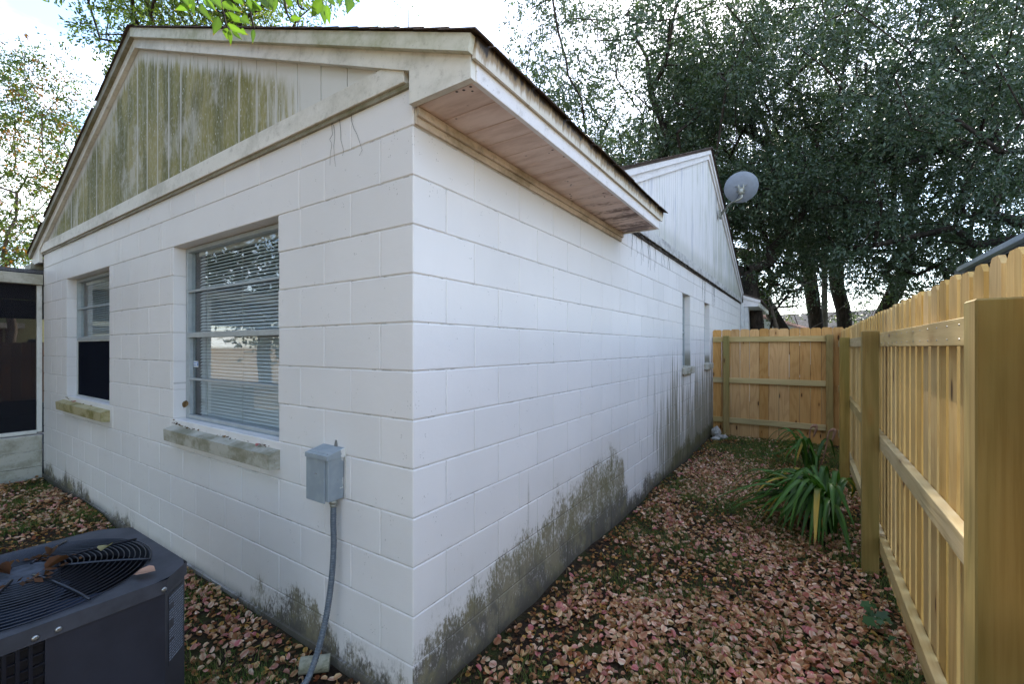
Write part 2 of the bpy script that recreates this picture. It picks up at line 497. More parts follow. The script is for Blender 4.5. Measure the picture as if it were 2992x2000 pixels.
def leafy(name, trans=.35, rough=.5, spec=.3, attr='tint', gloss_bump=False):
    m = M(name, rough=rough, spec=spec)
    c = m.attr(attr)
    nt = m.nt
    out = [n for n in nt.nodes if n.type == 'OUTPUT_MATERIAL'][0]
    m.base(c)
    tr = m.node('ShaderNodeBsdfTranslucent')
    mx = m.node('ShaderNodeMixShader'); mx.inputs[0].default_value = trans
    tc = m.mix(.5, c, m.mix(1.0, c, (1.25, 1.5, .45), 'MULTIPLY'))
    m.put(tr.inputs[0], tc)
    nt.links.new(m.b.outputs[0], mx.inputs[1]); nt.links.new(tr.outputs[0], mx.inputs[2])
    nt.links.new(mx.outputs[0], out.inputs[0])
    return m.m
m_leaf = leafy('tree_leaf', .30, .38, .5)
m_leaf_bright = leafy('bright_leaf', .5, .45, .35)
m_litter = leafy('papery_litter', .22, .75, .15)
m_strap = leafy('strap_leaf', .25, .40, .22)
m_grass = leafy('grass_blade', .35, .6, .2)

def bark(name, c1, c2):
    m = M(name, rough=.95, spec=.1)
    n = m.noise(m.scale(m.pos(), (14, 14, 3)), 1.0, 5, .7)
    m.base(m.mix(m.mr(n, .35, .65), c1, c2)); m.normal(m.bump(n, .6, .02))
    return m.m
m_bark = bark('oak_bark', (.055, .043, .034), (.022, .018, .014))
m_twig = bark('pale_twig', (.16, .13, .10), (.09, .07, .055))
m_pole = bark('weathered_pole', (.16, .145, .125), (.10, .09, .08))

def soil():
    m = M('damp_soil', rough=.95, spec=.1)
    p = m.pos()
    n = m.noise(p, 3.0, 5, .6); n2 = m.noise(p, 45.0, 5, .7); n3 = m.noise(p, 1.1, 3)
    col = m.mix(m.mr(n2, .35, .65), (.060, .040, .026), (.020, .014, .010))
    col = m.mix(m.mr(n, .46, .62, 0, .75), col, (.045, .055, .016))
    x, y, z = m.sep(p)
    lit = m.math('MAXIMUM', m.mr(y, -2.1, -2.6), m.mr(x, -6.0, -6.4))
    lc = m.voro(p, 26.0, 'F1', 1)
    lr_, lg_, lb_ = m.sep(lc)
    litc = m.mix(m.mr(lr_, .15, .35), (.06, .06, .022), m.mix(lg_, (.38, .28, .16), (.36, .23, .15)))
    col = m.mix(lit, col, litc)
    far = m.math('MULTIPLY', m.mr(y, 12, 20), 1.0)
    col = m.mix(far, col, (.06, .085, .025))
    m.base(col); m.normal(m.bump(m.math('ADD', n2, n), .8, .02))
    return m.m
m_soil = soil()

# ------------------------------------------------------------------ object helpers
def empty(name, loc=(0, 0, 0), label=None, cat=None, group=None, parent=None):
    o = bpy.data.objects.new(name, None); COL.objects.link(o)
    o.empty_display_size = .1
    o.location = loc
    if parent: o.parent = parent
    if label: o['label'] = label
    if cat: o['category'] = cat
    if group: o['group'] = group
    return o
def tag(o, label, cat, group=None, kind=None):
    o['label'] = label
    if cat: o['category'] = cat
    if group: o['group'] = group
    if kind: o['kind'] = kind
    return o
def link(name, me, parent=None, loc=None, rot=None, kind=None, label=None):
    o = bpy.data.objects.new(name, me); COL.objects.link(o)
    if parent is not None:
        o.parent = parent
    if loc is not None:
        o.location = Vector(loc) - (root_loc(parent) if parent else Vector((0, 0, 0)))
    elif parent is not None:
        o.location = -root_loc(parent)
    if rot is not None: o.rotation_euler = rot
    if kind: o['kind'] = kind
    if label: o['label'] = label
    return o
def root_loc(p):
    v = Vector((0, 0, 0))
    while p is not None:
        v = v + p.location; p = p.parent
    return v

class MB:
    """collects geometry in world (or local) coordinates; build() links it as one mesh object"""
    def __init__(s): s.v = []; s.f = []; s.mi = []; s.sm = []
    def add(s, vs, fs, mi=0, smooth=False):
        k = len(s.v); s.v += [tuple(v) for v in vs]
        for f in fs:
            s.f.append(tuple(i+k for i in f)); s.mi.append(mi); s.sm.append(smooth)
        return s
    def box(s, x0, x1, y0, y1, z0, z1, mi=0):
        vs = [(x, y, z) for x in (x0, x1) for y in (y0, y1) for z in (z0, z1)]
        return s.add(vs, [(0, 1, 3, 2), (4, 6, 7, 5), (0, 4, 5, 1), (2, 3, 7, 6), (0, 2, 6, 4), (1, 5, 7, 3)], mi)
    def cbox(s, x0, x1, y0, y1, z0, z1, c=.003, mi=0):
        """box with chamfered edges"""
        X, Y, Z = (x0, x1), (y0, y1), (z0, z1)
        vs = []; idx = {}
        for i in (0, 1):
            for j in (0, 1):
                for k in (0, 1):
                    sx, sy, sz = (1 if i == 0 else -1), (1 if j == 0 else -1), (1 if k == 0 else -1)
                    for a in range(3):
                        q = [X[i], Y[j], Z[k]]
                        d = [sx, sy, sz]
                        for b in range(3):
                            if b != a: q[b] += d[b]*c
                        idx[(i, j, k, a)] = len(vs); vs.append(tuple(q))
        fs = []
        def g(i, j, k, a): return idx[(i, j, k, a)]
        for i in (0, 1):
            f = [g(i, 0, 0, 0), g(i, 1, 0, 0), g(i, 1, 1, 0), g(i, 0, 1, 0)]
            fs.append(f if i else f[::-1])
            f = [g(0, i, 0, 1), g(0, i, 1, 1), g(1, i, 1, 1), g(1, i, 0, 1)]
            fs.append(f if i else f[::-1])
            f = [g(0, 0, i, 2), g(1, 0, i, 2), g(1, 1, i, 2), g(0, 1, i, 2)]
            fs.append(f if i else f[::-1])
        for i in (0, 1):
            for j in (0, 1):
                fs.append([g(i, j, 0, 0), g(i, j, 1, 0), g(i, j, 1, 1), g(i, j, 0, 1)])
                fs.append([g(i, 0, j, 0), g(i, 1, j, 0), g(i, 1, j, 2), g(i, 0, j, 2)])
                fs.append([g(0, i, j, 1), g(1, i, j, 1), g(1, i, j, 2), g(0, i, j, 2)])
        for i in (0, 1):
            for j in (0, 1):
                for k in (0, 1):
                    fs.append([g(i, j, k, 0), g(i, j, k, 1), g(i, j, k, 2)])
        return s.add(vs, fs, mi)
    def prism(s, poly, axis, a, b, mi=0):
        """extrude a 2D polygon; axis 'y': poly in (x,z) from y=a..b; 'x': poly in (y,z); 'z': poly in (x,y)"""
        n = len(poly)
        def P(p, t):
            return {'y': (p[0], t, p[1]), 'x': (t, p[0], p[1]), 'z': (p[0], p[1], t)}[axis]
        vs = [P(p, a) for p in poly] + [P(p, b) for p in poly]
        fs = [tuple(range(n))[::-1], tuple(range(n, 2*n))] + [(i, (i+1) % n, n+(i+1) % n, n+i) for i in range(n)]
        return s.add(vs, fs, mi)
    def tube(s, pts, rad, seg=8, mi=0, caps=True, smooth=True):
        pts = [Vector(p) for p in pts]
        n = len(pts)
        rads = rad if isinstance(rad, (list, tuple)) else [rad]*n
        base = len(s.v); up = None
        vs = []
        for i, p in enumerate(pts):
            t = (pts[min(i+1, n-1)] - pts[max(i-1, 0)])
            if t.length < 1e-9: t = Vector((0, 0, 1))
            t.normalize()
            if up is None:
                up = Vector((0, 0, 1)) if abs(t.z) < .9 else Vector((1, 0, 0))
            a = (up - t*up.dot(t)); a.normalize(); up = a
            b = t.cross(a)
            for k in range(seg):
                th = 2*math.pi*k/seg
                vs.append(p + (a*math.cos(th) + b*math.sin(th))*rads[i])
        fs = [(i*seg+k, i*seg+(k+1) % seg, (i+1)*seg+(k+1) % seg, (i+1)*seg+k) for i in range(n-1) for k in range(seg)]
        s.add(vs, fs, mi, smooth)
        if caps:
            s.f.append(tuple(base+k for k in range(seg))[::-1]); s.mi.append(mi); s.sm.append(False)
            s.f.append(tuple(base+(n-1)*seg+k for k in range(seg))); s.mi.append(mi); s.sm.append(False)
        return s
    def mesh(s, name, mats):
        me = bpy.data.meshes.new(name)
        me.from_pydata(s.v, [], s.f)
        if not isinstance(mats, (list, tuple)): mats = [mats]
        for m in mats: me.materials.append(m)
        me.polygons.foreach_set('material_index', s.mi)
        me.polygons.foreach_set('use_smooth', s.sm)
        me.validate(); me.update()
        return me
    def build(s, name, mats, parent=None, kind=None, label=None):
        return link(name, s.mesh(name, mats), parent, kind=kind, label=label)

# ------------------------------------------------------------------ ground
def value_noise(x, y, seed=0, scale=1.0):
    r = np.random.default_rng(seed).random((64, 64))
    x = np.asarray(x)*scale + 100.; y = np.asarray(y)*scale + 100.
    xi = np.floor(x).astype(int); yi = np.floor(y).astype(int)
    fx = x-xi; fy = y-yi; fx = fx*fx*(3-2*fx); fy = fy*fy*(3-2*fy)
    g = lambda a, b: r[a % 64, b % 64]
    return (g(xi, yi)*(1-fx)+g(xi+1, yi)*fx)*(1-fy) + (g(xi, yi+1)*(1-fx)+g(xi+1, yi+1)*fx)*fy
def ground_z(x, y):
    return (value_noise(x, y, 3, 2.0)-.5)*.05 + (value_noise(x, y, 4, 7.0)-.5)*.018
def build_ground():
    # one sheet: fine grid near the house, growing coarser to the horizon
    def axis(lo, hi, step):
        a = list(np.arange(lo, hi+1e-6, step)); k = step
        b, c = [lo], [hi]
        while b[-1] > -700: k *= 1.45; b.append(b[-1]-k)
        k = step
        while c[-1] < 700: k *= 1.45; c.append(c[-1]+k)
        return np.array(b[1:][::-1]+a+c[1:])
    xs = axis(-7, 2.6, .06); ys = axis(-3, 7.6, .06)
    X, Y = np.meshgrid(xs, ys, indexing='ij')
    Z = ground_z(X, Y)
    fade = np.clip(1-(np.maximum(np.abs(X)-10, 0)+np.maximum(np.abs(Y)-10, 0))/5, 0, 1)
    Z = Z*fade - .0
    nx, ny = len(xs), len(ys)
    v = np.stack([X, Y, Z], -1).reshape(-1, 3)
    i, j = np.meshgrid(np.arange(nx-1), np.arange(ny-1), indexing='ij')
    a = (i*ny+j).ravel()
    q = np.stack([a, a+ny, a+ny+1, a+1], 1)
    me = bpy.data.meshes.new('ground')
    me.vertices.add(len(v)); me.vertices.foreach_set('co', v.ravel())
    me.loops.add(q.size); me.loops.foreach_set('vertex_index', q.ravel())
    me.polygons.add(len(q)); me.polygons.foreach_set('loop_start', np.arange(0, q.size, 4)); me.polygons.foreach_set('loop_total', np.full(len(q), 4))
    me.polygons.foreach_set('use_smooth', np.ones(len(q), bool))
    me.materials.append(m_soil); me.update()
    o = link('ground', me); tag(o, 'dark soil yard with thin grass beside the house', None, kind='structure')
build_ground()

# ------------------------------------------------------------------ house
GZ0 = 0.185; CH = 0.2032; BL = 0.4064
house = empty('house', (-3.0, 3.0, 0), 'white painted concrete block house with algae streaked gables', 'house')
front_wall = empty('front_wall', (0, 0, 0), parent=house); front_wall.location = Vector((-3., 0, 0)) - house.location
side_wall = empty('side_wall', (0, 0, 0), parent=house); side_wall.location = Vector((0, 5., 0)) - house.location

mesh_cache = {}
def cbox_mesh(key, dims, mats, c):
    k = (key, tuple(round(d, 3) for d in dims), id(mats))
    if k not in mesh_cache:
        mb = MB(); dx, dy, dz = dims
        mb.cbox(-dx/2, dx/2, -dy/2, dy/2, -dz/2, dz/2, c)
        mesh_cache[k] = mb.mesh(key, mats)
    return mesh_cache[k]

JH, JV = .0062, .0045
WIN_A = (-2.39, -1.026, .92, 2.217)
WIN_B = (-5.08, -3.755, .92, 2.217)
SW1 = (4.79, 5.25, 1.20, 2.217)
SW2 = (6.29, 6.74, 1.20, 2.217)
FRONT_END = -6.04
TOPZ = 2.60
def rows():
    zs = [(-.06, GZ0)]
    for k in range(11): zs.append((GZ0+CH*k, GZ0+CH*(k+1)))
    zs.append((GZ0+CH*11, TOPZ))
    return zs
def cut(segs, a, b):
    out = []
    for s0, s1 in segs:
        if b <= s0 or a >= s1: out.append((s0, s1)); continue
        if s0 < a: out.append((s0, a))
        if s1 > b: out.append((b, s1))
    return out
n_blocks = 0
brnd = random.Random(3)
far_stuff = MB()
for ri, (z0, z1) in enumerate(rows()):
    k = ri-1                      # course k spans z0+k*CH
    odd = (k % 2 == 1)
    zc = (z0+z1)/2; dz = (z1-z0)-JH
    # corner block, seen on both walls
    lx, ly = (BL, BL/2) if odd else (BL/2, BL)
    me = cbox_mesh('block', (lx-JV/2, ly-JV/2, dz), m_front, .0028)
    # split material: corner block uses front material on both faces is wrong -> own mesh with two materials
    key = ('corner', odd, round(dz, 3))
    if key not in mesh_cache:
        mb = MB(); mb.cbox(-lx+JV/2, 0, 0, ly-JV/2, -dz/2, dz/2, .0035)
        cm = mb.mesh('block', [m_front, m_side])
        for p in cm.polygons:
            if p.normal.x > .5: p.material_index = 1
        mesh_cache[key] = cm
    link('block', mesh_cache[key], front_wall, loc=(0, 0, zc)); n_blocks += 1
    # front wall (runs to -x)
    js = []
    x = -lx
    while x > FRONT_END+.02:
        x1 = max(x-BL, FRONT_END)
        if x1 - FRONT_END < .03: x1 = FRONT_END
        js.append((x1, x)); x = x1
    lint = 10
    for s0, s1 in js:
        segs = [(s0, s1)]
        for (wa, wb, wz0, wz1) in (WIN_A, WIN_B):
            if zc > wz0-.02 and zc < wz1: segs = cut(segs, wa, wb)
            if k == 10: segs = cut(segs, wa-.2, wb+.2)
        for a, b in segs:
            if b-a < .03: continue
            me = cbox_mesh('block', (b-a-JV, .10, dz), m_front, .0030)
            o = link('block', me, front_wall, loc=((a+b)/2, .05+brnd.uniform(0, .0012), zc)); n_blocks += 1
    if k == 10:
        for (wa, wb, _, _) in (WIN_A, WIN_B):
            me = cbox_mesh('lintel', (wb-wa+.4-JV, .10, dz+.006), m_front, .0035)
            link('lintel', me, front_wall, loc=((wa+wb)/2, .05, zc))
    # side wall (runs to +y)
    y = ly; END = 11.0
    while y < END-.02:
        y1 = min(y+BL, END)
        if END - y1 < .03: y1 = END
        segs = [(y, y1)]
        for (wa, wb, wz0, wz1) in (SW1, SW2):
            if zc > wz0-.02 and zc < wz1: segs = cut(segs, wa, wb)
            if k == 10: segs = cut(segs, wa-.2, wb+.2)
        for a, b in segs:
            if b-a < .03: continue
            far = a > 5.45 or (a > 4.3 and zc < .3)
            if far:
                far_stuff.cbox(-.10, 0, a+JV/2, b-JV/2, zc-dz/2, zc+dz/2, .003)
            else:
                me = cbox_mesh('block_s', (.10, b-a-JV, dz), m_side, .0030)
                link('block', me, side_wall, loc=(-.05-brnd.uniform(0, .0012), (a+b)/2, zc)); n_blocks += 1
        y = y1
    if k == 10:
        for (wa, wb, _, _) in (SW1, SW2):
            me = cbox_mesh('lintel_s', (.10, wb-wa+.4-JV, dz), m_side, .0035)
            link('lintel', me, side_wall, loc=(-.05, (wa+wb)/2, zc))
far_stuff.build('far_blocks', m_side, side_wall, kind='stuff')
print('blocks', n_blocks)
# mortar: a recessed sheet of real thickness behind the faces, with the window openings left out
def wall_fill(mb, axis, u0, u1, z0, z1, opens, d0, d1):
    opens = sorted(opens); cur = u0
    def bx(a, b, c, d):
        if b-a < .001 or d-c < .001: return
        if axis == 'x': mb.box(a, b, d0, d1, c, d)
        else: mb.box(d0, d1, a, b, c, d)
    for (a, b, c, d) in opens:
        bx(cur, a-.004, z0, z1); bx(a-.004, b+.004, z0, c-.004); bx(a-.004, b+.004, d+.004, z1); cur = b+.004
    bx(cur, u1, z0, z1)
mb = MB(); wall_fill(mb, 'x', FRONT_END+.004, -.0062, -.06, TOPZ-.004, [WIN_B, WIN_A], .0048, .094)
mb.build('mortar', m_front_j, front_wall)
mb = MB(); wall_fill(mb, 'y', .096, 10.99, -.06, TOPZ-.004, [SW1, SW2], -.094, -.0048)
mb.build('mortar', m_side_j, side_wall)
# rear and left walls so the house closes
mb = MB()
mb.box(FRONT_END, FRONT_END+.1, .101, 1.99, -.05, TOPZ); mb.box(-9.5, FRONT_END, 1.99, 2.09, -.05, TOPZ)
mb.box(-9.5, -9.4, 2.09, 11.0, -.05, TOPZ); mb.box(-9.4, -.102, 10.9, 11.0, -.05, TOPZ)
mb.build('plain_wall', m_white_wall, house)
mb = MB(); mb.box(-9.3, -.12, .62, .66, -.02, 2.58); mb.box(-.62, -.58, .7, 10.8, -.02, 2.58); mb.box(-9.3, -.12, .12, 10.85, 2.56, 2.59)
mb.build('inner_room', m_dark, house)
# footing lip
mb = MB(); mb.box(FRONT_END, -.0, -.012, .0, -.08, .035)
mb.build('footing', m_front_j, front_wall)

# ---- windows on the front wall
def window(name_lab, wa, wb, z0, z1, sill_mat, sash=False, sticker=False, screened=False):
    w = empty('window', parent=house); w.location = Vector(((wa+wb)/2, 0.08, z0)) - house.location
    w['label'] = name_lab
    yF = .075
    fz0 = z0+.045; mid = (fz0+z1)/2
    fr = MB(); t = .032
    fr.cbox(wa+.004, wa+t, yF, yF+.05, fz0, z1-.004, .002); fr.cbox(wb-t, wb-.004, yF, yF+.05, fz0, z1-.004, .002)
    fr.cbox(wa+t, wb-t, yF+.001, yF+.05, z1-t, z1-.004, .002); fr.cbox(wa+t, wb-t, yF-.012, yF+.05, fz0, fz0+t, .002)
    fr.cbox(wa+t, wb-t, yF-.006, yF+.048, mid-.018, mid+.018, .002)
    fr.build('frame', m_alu, w)
    # white painted stop round the frame and packing below
    st = MB(); st.cbox(wa+.002, wb-.002, yF-.02, yF+.02, z0+.004, fz0-.002, .002)
    st.build('frame_packing', m_trim, w)
    mu = MB()
    zu = (mid+z1)/2
    mu.cbox(wa+t, wb-t, yF+.004, yF+.022, zu-.008, zu+.008, .0015)
    mu.build('muntin', m_alu, w)
    if not screened:
        zl = (fz0+mid)/2
        mu = MB(); mu.cbox(wa+t+.012, wb-t, yF+.004, yF+.022, zl-.008, zl+.008, .0015); mu.build('muntin', m_alu, w)
        sa = MB(); t2 = t+.022
        sa.cbox(wa+t+.003, wa+t2, yF+.002, yF+.03, fz0+t, mid-.018, .002); sa.cbox(wa+t2, wb-t, yF-.004, yF+.03, fz0+t+.001, fz0+t+.026, .002)
        sa.build('lower_sash', m_alu, w)
    else:
        sc_ = MB(); sc_.box(wa+t, wb-t, yF+.004, yF+.006, fz0+t, mid-.018)
        sc_.build('insect_screen', m_insect, w)
        ef = MB()
        ef.cbox(wa+t, wb-t, yF-.002, yF+.010, mid-.028, mid-.0185, .001); ef.cbox(wa+t, wb-t, yF-.002, yF+.010, fz0+t+.0005, fz0+t+.010, .001)
        ef.cbox(wa+t, wa+t+.009, yF-.0015, yF+.010, fz0+t+.010, mid-.028, .001)
        ef.build('screen_frame', m_trim, w)
    for (a, b) in ((fz0+t, mid-.018), (mid+.018, z1-t)):
        g = MB(); g.box(wa+t, wb-t, yF+.026, yF+.029, a, b); g.build('pane', m_glass, w)
    # blinds: every slat its own piece
    pitch = .0222; zz = fz0+.045; L = wb-wa-.11
    key = ('slat', round(L, 3))
    if key not in mesh_cache:
        mbs = MB(); tilt = R(48); wd = .0125
        prof = []
        for q in range(5):
            s_ = -1+q*.5; yy = s_*wd; up = .0016*(1-s_*s_)
            prof.append((yy*math.cos(tilt)-up*math.sin(tilt), yy*math.sin(tilt)+up*math.cos(tilt)))
        poly = prof + [(a, b-.0006) for a, b in prof[::-1]]
        mbs.prism(poly, 'x', -L/2, L/2)
        mesh_cache[key] = mbs.mesh('blind_slat', m_slat)
    cx = (wa+wb)/2+.012
    rr = random.Random(int(abs(wa)*100))
    while zz < z1-.06:
        link('blind_slat', mesh_cache[key], w, loc=(cx+rr.uniform(-.001, .001), .150, zz), rot=(rr.uniform(-.05, .05), rr.uniform(-.0012, .0012), 0))
        zz += pitch
    hr = MB(); hr.cbox(cx-L/2, cx+L/2, .135, .165, z1-.055, z1-.02, .002); hr.build('blind_headrail', m_slat, w)
    cd = MB()
    for u in (.10, .5, .90):
        xx = cx-L/2+L*u
        cd.box(xx-.0012, xx+.0012, .1365, .1385, fz0+.04, z1-.055)
    cd.build('blind_cord', m_cord, w)
    if sticker:
        sx = wa+t2+.012; sz = zl+.085
        s = MB(); s.box(sx, sx+.075, yF+.0245, yF+.0255, sz, sz+.042)
        s.box(sx+.052, sx+.073, yF+.0235, yF+.0245, sz+.008, sz+.038, 1)
        for q, (l0, l1) in enumerate(((.004, .048), (.004, .046))):
            zq = sz+.030-q*.018
            n_ = 9
            for c_ in range(n_):
                xa = sx+l0+(l1-l0)*c_/n_
                s.box(xa, xa+.0034, yF+.0235, yF+.0245, zq-.003, zq+.003, 1)
        s.box(sx+.056, sx+.060, yF+.0228, yF+.0235, sz+.012, sz+.034, 0); s.box(sx+.060, sx+.069, yF+.0228, yF+.0235, sz+.026, sz+.030, 0)
        s.build('sticker', [m_sticker, m_blue], w, label='small white and blue alarm company sticker')
    return w
wA = window('large window with white blinds and a small sticker', *WIN_A, m_sill, sticker=True)
wB = window('far window with a dark insect screen on its lower half', *WIN_B, m_sill_b, screened=True)

def sill(wa, wb, mat, parent, label, seed, y_out=-.058):
    # cast sill: sloping top, worn edges
    r = random.Random(seed); mb = MB(); n = 14
    vs = []; prof0 = [(y_out, .855), (y_out-.004, .935), (0.0, .952), (.068, .962), (.068, .87), (0.001, .848)]
    for i in range(n+1):
        x = wa+(wb-wa)*i/n
        for j, (y, z) in enumerate(prof0):
            vs.append((x, y+r.uniform(-.0003, .0003)*(j < 2), z+r.uniform(-.0008, .0008)*(j < 3)))
    m_ = len(prof0)
    fs = [(i*m_+j, (i+1)*m_+j, (i+1)*m_+(j+1) % m_, i*m_+(j+1) % m_) for i in range(n) for j in range(m_)]
    fs += [tuple(range(m_)), tuple(n*m_+j for j in range(m_))[::-1]]
    mb.add(vs, fs)
    mb.build('window_sill', mat, parent, label=label)
sill(-2.385, -1.005, m_sill, house, 'weathered grey white sill with dirt on top', 1)
sill(-5.20, -3.735, m_sill_b, house, 'yellow green mossy sill', 2)

# ---- narrow windows in the side wall
for (a, b, z0, z1) in (SW1, SW2):
    w = empty('window', parent=house); w.location = Vector((0, (a+b)/2, z0)) - house.location
    fr = MB(); fr.cbox(-.105, -.075, a+.003, a+.03, z0, z1-.004, .002); fr.cbox(-.105, -.075, b-.03, b-.003, z0, z1-.004, .002)
    fr.cbox(-.105, -.076, a+.03, b-.03, z0, z0+.03, .002); fr.cbox(-.105, -.076, a+.03, b-.03, z1-.034, z1-.004, .002)
    fr.cbox(-.105, -.07, a+.03, b-.03, (z0+z1)/2-.015, (z0+z1)/2+.015, .002)
    fr.build('frame', m_alu, w)
    g = MB(); g.box(-.098, -.095, a+.03, b-.03, z0+.03, z1-.034); g.build('pane', m_glass, w)
    sl = MB(); sl.cbox(-.09, .0, a+.004, b-.004, z0-.02+.024, z0+.05, .004); sl.cbox(0.001, .055, a-.05, b+.045, z0-.055, z0+.042, .008)
    sl.build('window_sill', m_sill, w)

# ---- front gable
RIDGE_X, RIDGE_Z, SL = -3.03, 3.995, .403
def roof_z(x): return RIDGE_Z - SL*abs(x-RIDGE_X)
gable = empty('front_gable', parent=house); gable.location = Vector((RIDGE_X, 0, 2.6)) - house.location
PAN_DROP = .145
def strip_poly(x0, x1, zb, drop):
    """plank from zb up to the rake, between x0 and x1"""
    pts = [(x0, zb), (x1, zb), (x1, max(zb+.002, roof_z(x1)-drop))]
    if x0 < RIDGE_X < x1: pts.append((RIDGE_X, roof_z(RIDGE_X)-drop))
    pts.append((x0, max(zb+.002, roof_z(x0)-drop)))
    return pts
x = FRONT_END+.05
k = 0
edges = [-6.0]
xx = -1.85 - .2032*20
while xx < -.2:
    if xx > -5.98: edges.append(xx)
    xx += .2032
edges.append(-.18)
for a, b in zip(edges[:-1], edges[1:]):
    if roof_z((a+b)/2)-PAN_DROP+.02 < 2.70: continue
    mb = MB(); mb.prism(strip_poly(a+.0035, b-.0035, 2.69, PAN_DROP-.02), 'y', -.004+brnd.uniform(0, .0015), .02)
    mb.build('siding_plank', m_algae, gable)
bk = MB(); bk.prism([(-6.03, 2.605), (-.01, 2.605), (-.01, roof_z(0)-.09), (RIDGE_X, RIDGE_Z-.09), (-6.03, roof_z(-6.03)-.09)], 'y', .006, .06)
bk.build('gable_backing', m_algae, gable)
fb = MB(); fb.cbox(-6.05, -.03, -.024, .004, 2.597, 2.697, .002)
fb.build('frieze_board', m_rake, gable)
# quarter round shadow strip below frieze
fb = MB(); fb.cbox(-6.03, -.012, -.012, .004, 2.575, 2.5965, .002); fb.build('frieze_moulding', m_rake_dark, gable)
# flat rake boards in the wall plane (proud), their ends closing the eave boxes
for sgn in (1, -1):
    xe = .33 if sgn > 0 else -6.39
    d0, d1 = .062, PAN_DROP
    xin = 0.012 if sgn > 0 else -6.052
    poly = [(RIDGE_X, RIDGE_Z-d0), (xe, roof_z(xe)-d0), (xe, 2.488), (xin, 2.488), (xin, roof_z(xin)-d1-.02) if False else (xin, roof_z(xin)-d1), (RIDGE_X, RIDGE_Z-d1)]
    if sgn > 0: poly = poly[::-1]
    mb = MB(); mb.prism(poly, 'y', -.034, -.005)
    mb.build('rake_board', m_rake, gable)
    poly = [(RIDGE_X, RIDGE_Z-.004), (xe+.022*sgn, roof_z(xe+.022*sgn)-.004), (xe+.010*sgn, roof_z(xe)-.074), (RIDGE_X, RIDGE_Z-.074)]
    if sgn > 0: poly = poly[::-1]
    mb = MB(); mb.prism(poly, 'y', -.062, -.0345)
    mb.build('rake_trim', m_rake_g if sgn > 0 else m_rake_dark, gable)

# ---- roof: decks, shingles
roof = empty('roof', parent=house); roof.location = Vector((RIDGE_X, 3, 4)) - house.location
mb = MB()
for sgn in (1, -1):
    xe = RIDGE_X+3.38*sgn
    poly = [(RIDGE_X, RIDGE_Z-.002), (xe, roof_z(xe)-.002), (xe, roof_z(xe)-.03), (RIDGE_X, RIDGE_Z-.03)]
    if sgn > 0: poly = poly[::-1]
    mb.prism(poly, 'y', -.0335, 6.0 if sgn < 0 else 2.50)
mb.prism([(RIDGE_X, RIDGE_Z-.002), (-.3, roof_z(-.3)-.002), (-.3, roof_z(-.3)-.03), (RIDGE_X, RIDGE_Z-.03)][::-1], 'y', 2.5001, 6.0)
mb.build('roof_deck', m_shingle, roof)
R2Y, R2Z, SL2 = 6.5, 4.74, .412
def roof2_z(y): return R2Z - SL2*abs(y-R2Y)
mb = MB()
for sgn in (1, -1):
    ye = R2Y+4.6*sgn
    poly = [(R2Y, R2Z-.002), (ye, roof2_z(ye)-.002), (ye, roof2_z(ye)-.03), (R2Y, R2Z-.03)]
    if sgn < 0: poly = poly[::-1]
    mb.prism(poly, 'x', -9.8, .064)
mb.build('roof_deck', m_shingle, roof)
def shingles(mb, o, du, dn, nrm, length, run, expo=.14, w=.32, seed=1, t=.006):
    """overlapping tabs: o = eave corner, du = unit along the eave, dn = unit up the slope"""
    r = random.Random(seed); rows_ = int(run/expo)+1
    for i in range(rows_):
        u = -r.uniform(0, w) ; s0 = i*expo
        while u < length:
            a = max(0, u); b = min(length, u+w-.008)
            if b-a > .02:
                e = r.uniform(-.006, .006); lift = r.uniform(0, .003)
                p = [o+du*a+dn*(s0-.02+e)+nrm*(t+lift), o+du*b+dn*(s0-.02+e)+nrm*(t+r.uniform(0, .003)),
                     o+du*b+dn*min(run, s0+expo+.03)+nrm*.002, o+du*a+dn*min(run, s0+expo+.03)+nrm*.002]
                q = [v-nrm*t*.8 for v in p]
                mb.add([*p, *q], [(0, 1, 2, 3), (0, 4, 5, 1), (1, 5, 6, 2), (3, 7, 4, 0)])
            u += w
mb = MB()
cs = 1/math.hypot(1, SL)
for sgn in (1, -1):
    xe = RIDGE_X+3.395*sgn
    dn = Vector((-sgn*cs, 0, SL*cs)); nrm = Vector((sgn*SL*cs, 0, cs))
    shingles(mb, Vector((xe, -.075, roof_z(xe))), Vector((0, 1, 0)), dn, nrm, 2.58 if sgn > 0 else 4.5, 3.39/cs, seed=4+sgn)
cs2 = 1/math.hypot(1, SL2)
for sgn in (1, -1):
    ye = R2Y+4.615*sgn
    dn = Vector((0, -sgn*cs2, SL2*cs2)); nrm = Vector((0, sgn*SL2*cs2, cs2))
    shingles(mb, Vector((-6.0, ye, roof2_z(ye))), Vector((1, 0, 0)), dn, nrm, 6.085, 4.6/cs2, seed=9+sgn)
mb.build('shingles', m_shingle, roof, kind='stuff')
mb = MB()
for i in range(9):
    y0 = -.08+i*.28
    mb.prism([(RIDGE_X-.12, RIDGE_Z-.035), (RIDGE_X, RIDGE_Z+.010), (RIDGE_X+.12, RIDGE_Z-.035), (RIDGE_X, RIDGE_Z+.004)][::-1], 'y', y0, y0+.275)
for i in range(22):
    x0 = .085-i*.28
    mb.prism([(R2Y-.13, R2Z-.04), (R2Y, R2Z+.02), (R2Y+.13, R2Z-.04), (R2Y, R2Z+.004)], 'x', x0-.275, x0)
mb.build('ridge_caps', m_shingle, roof, kind='stuff')

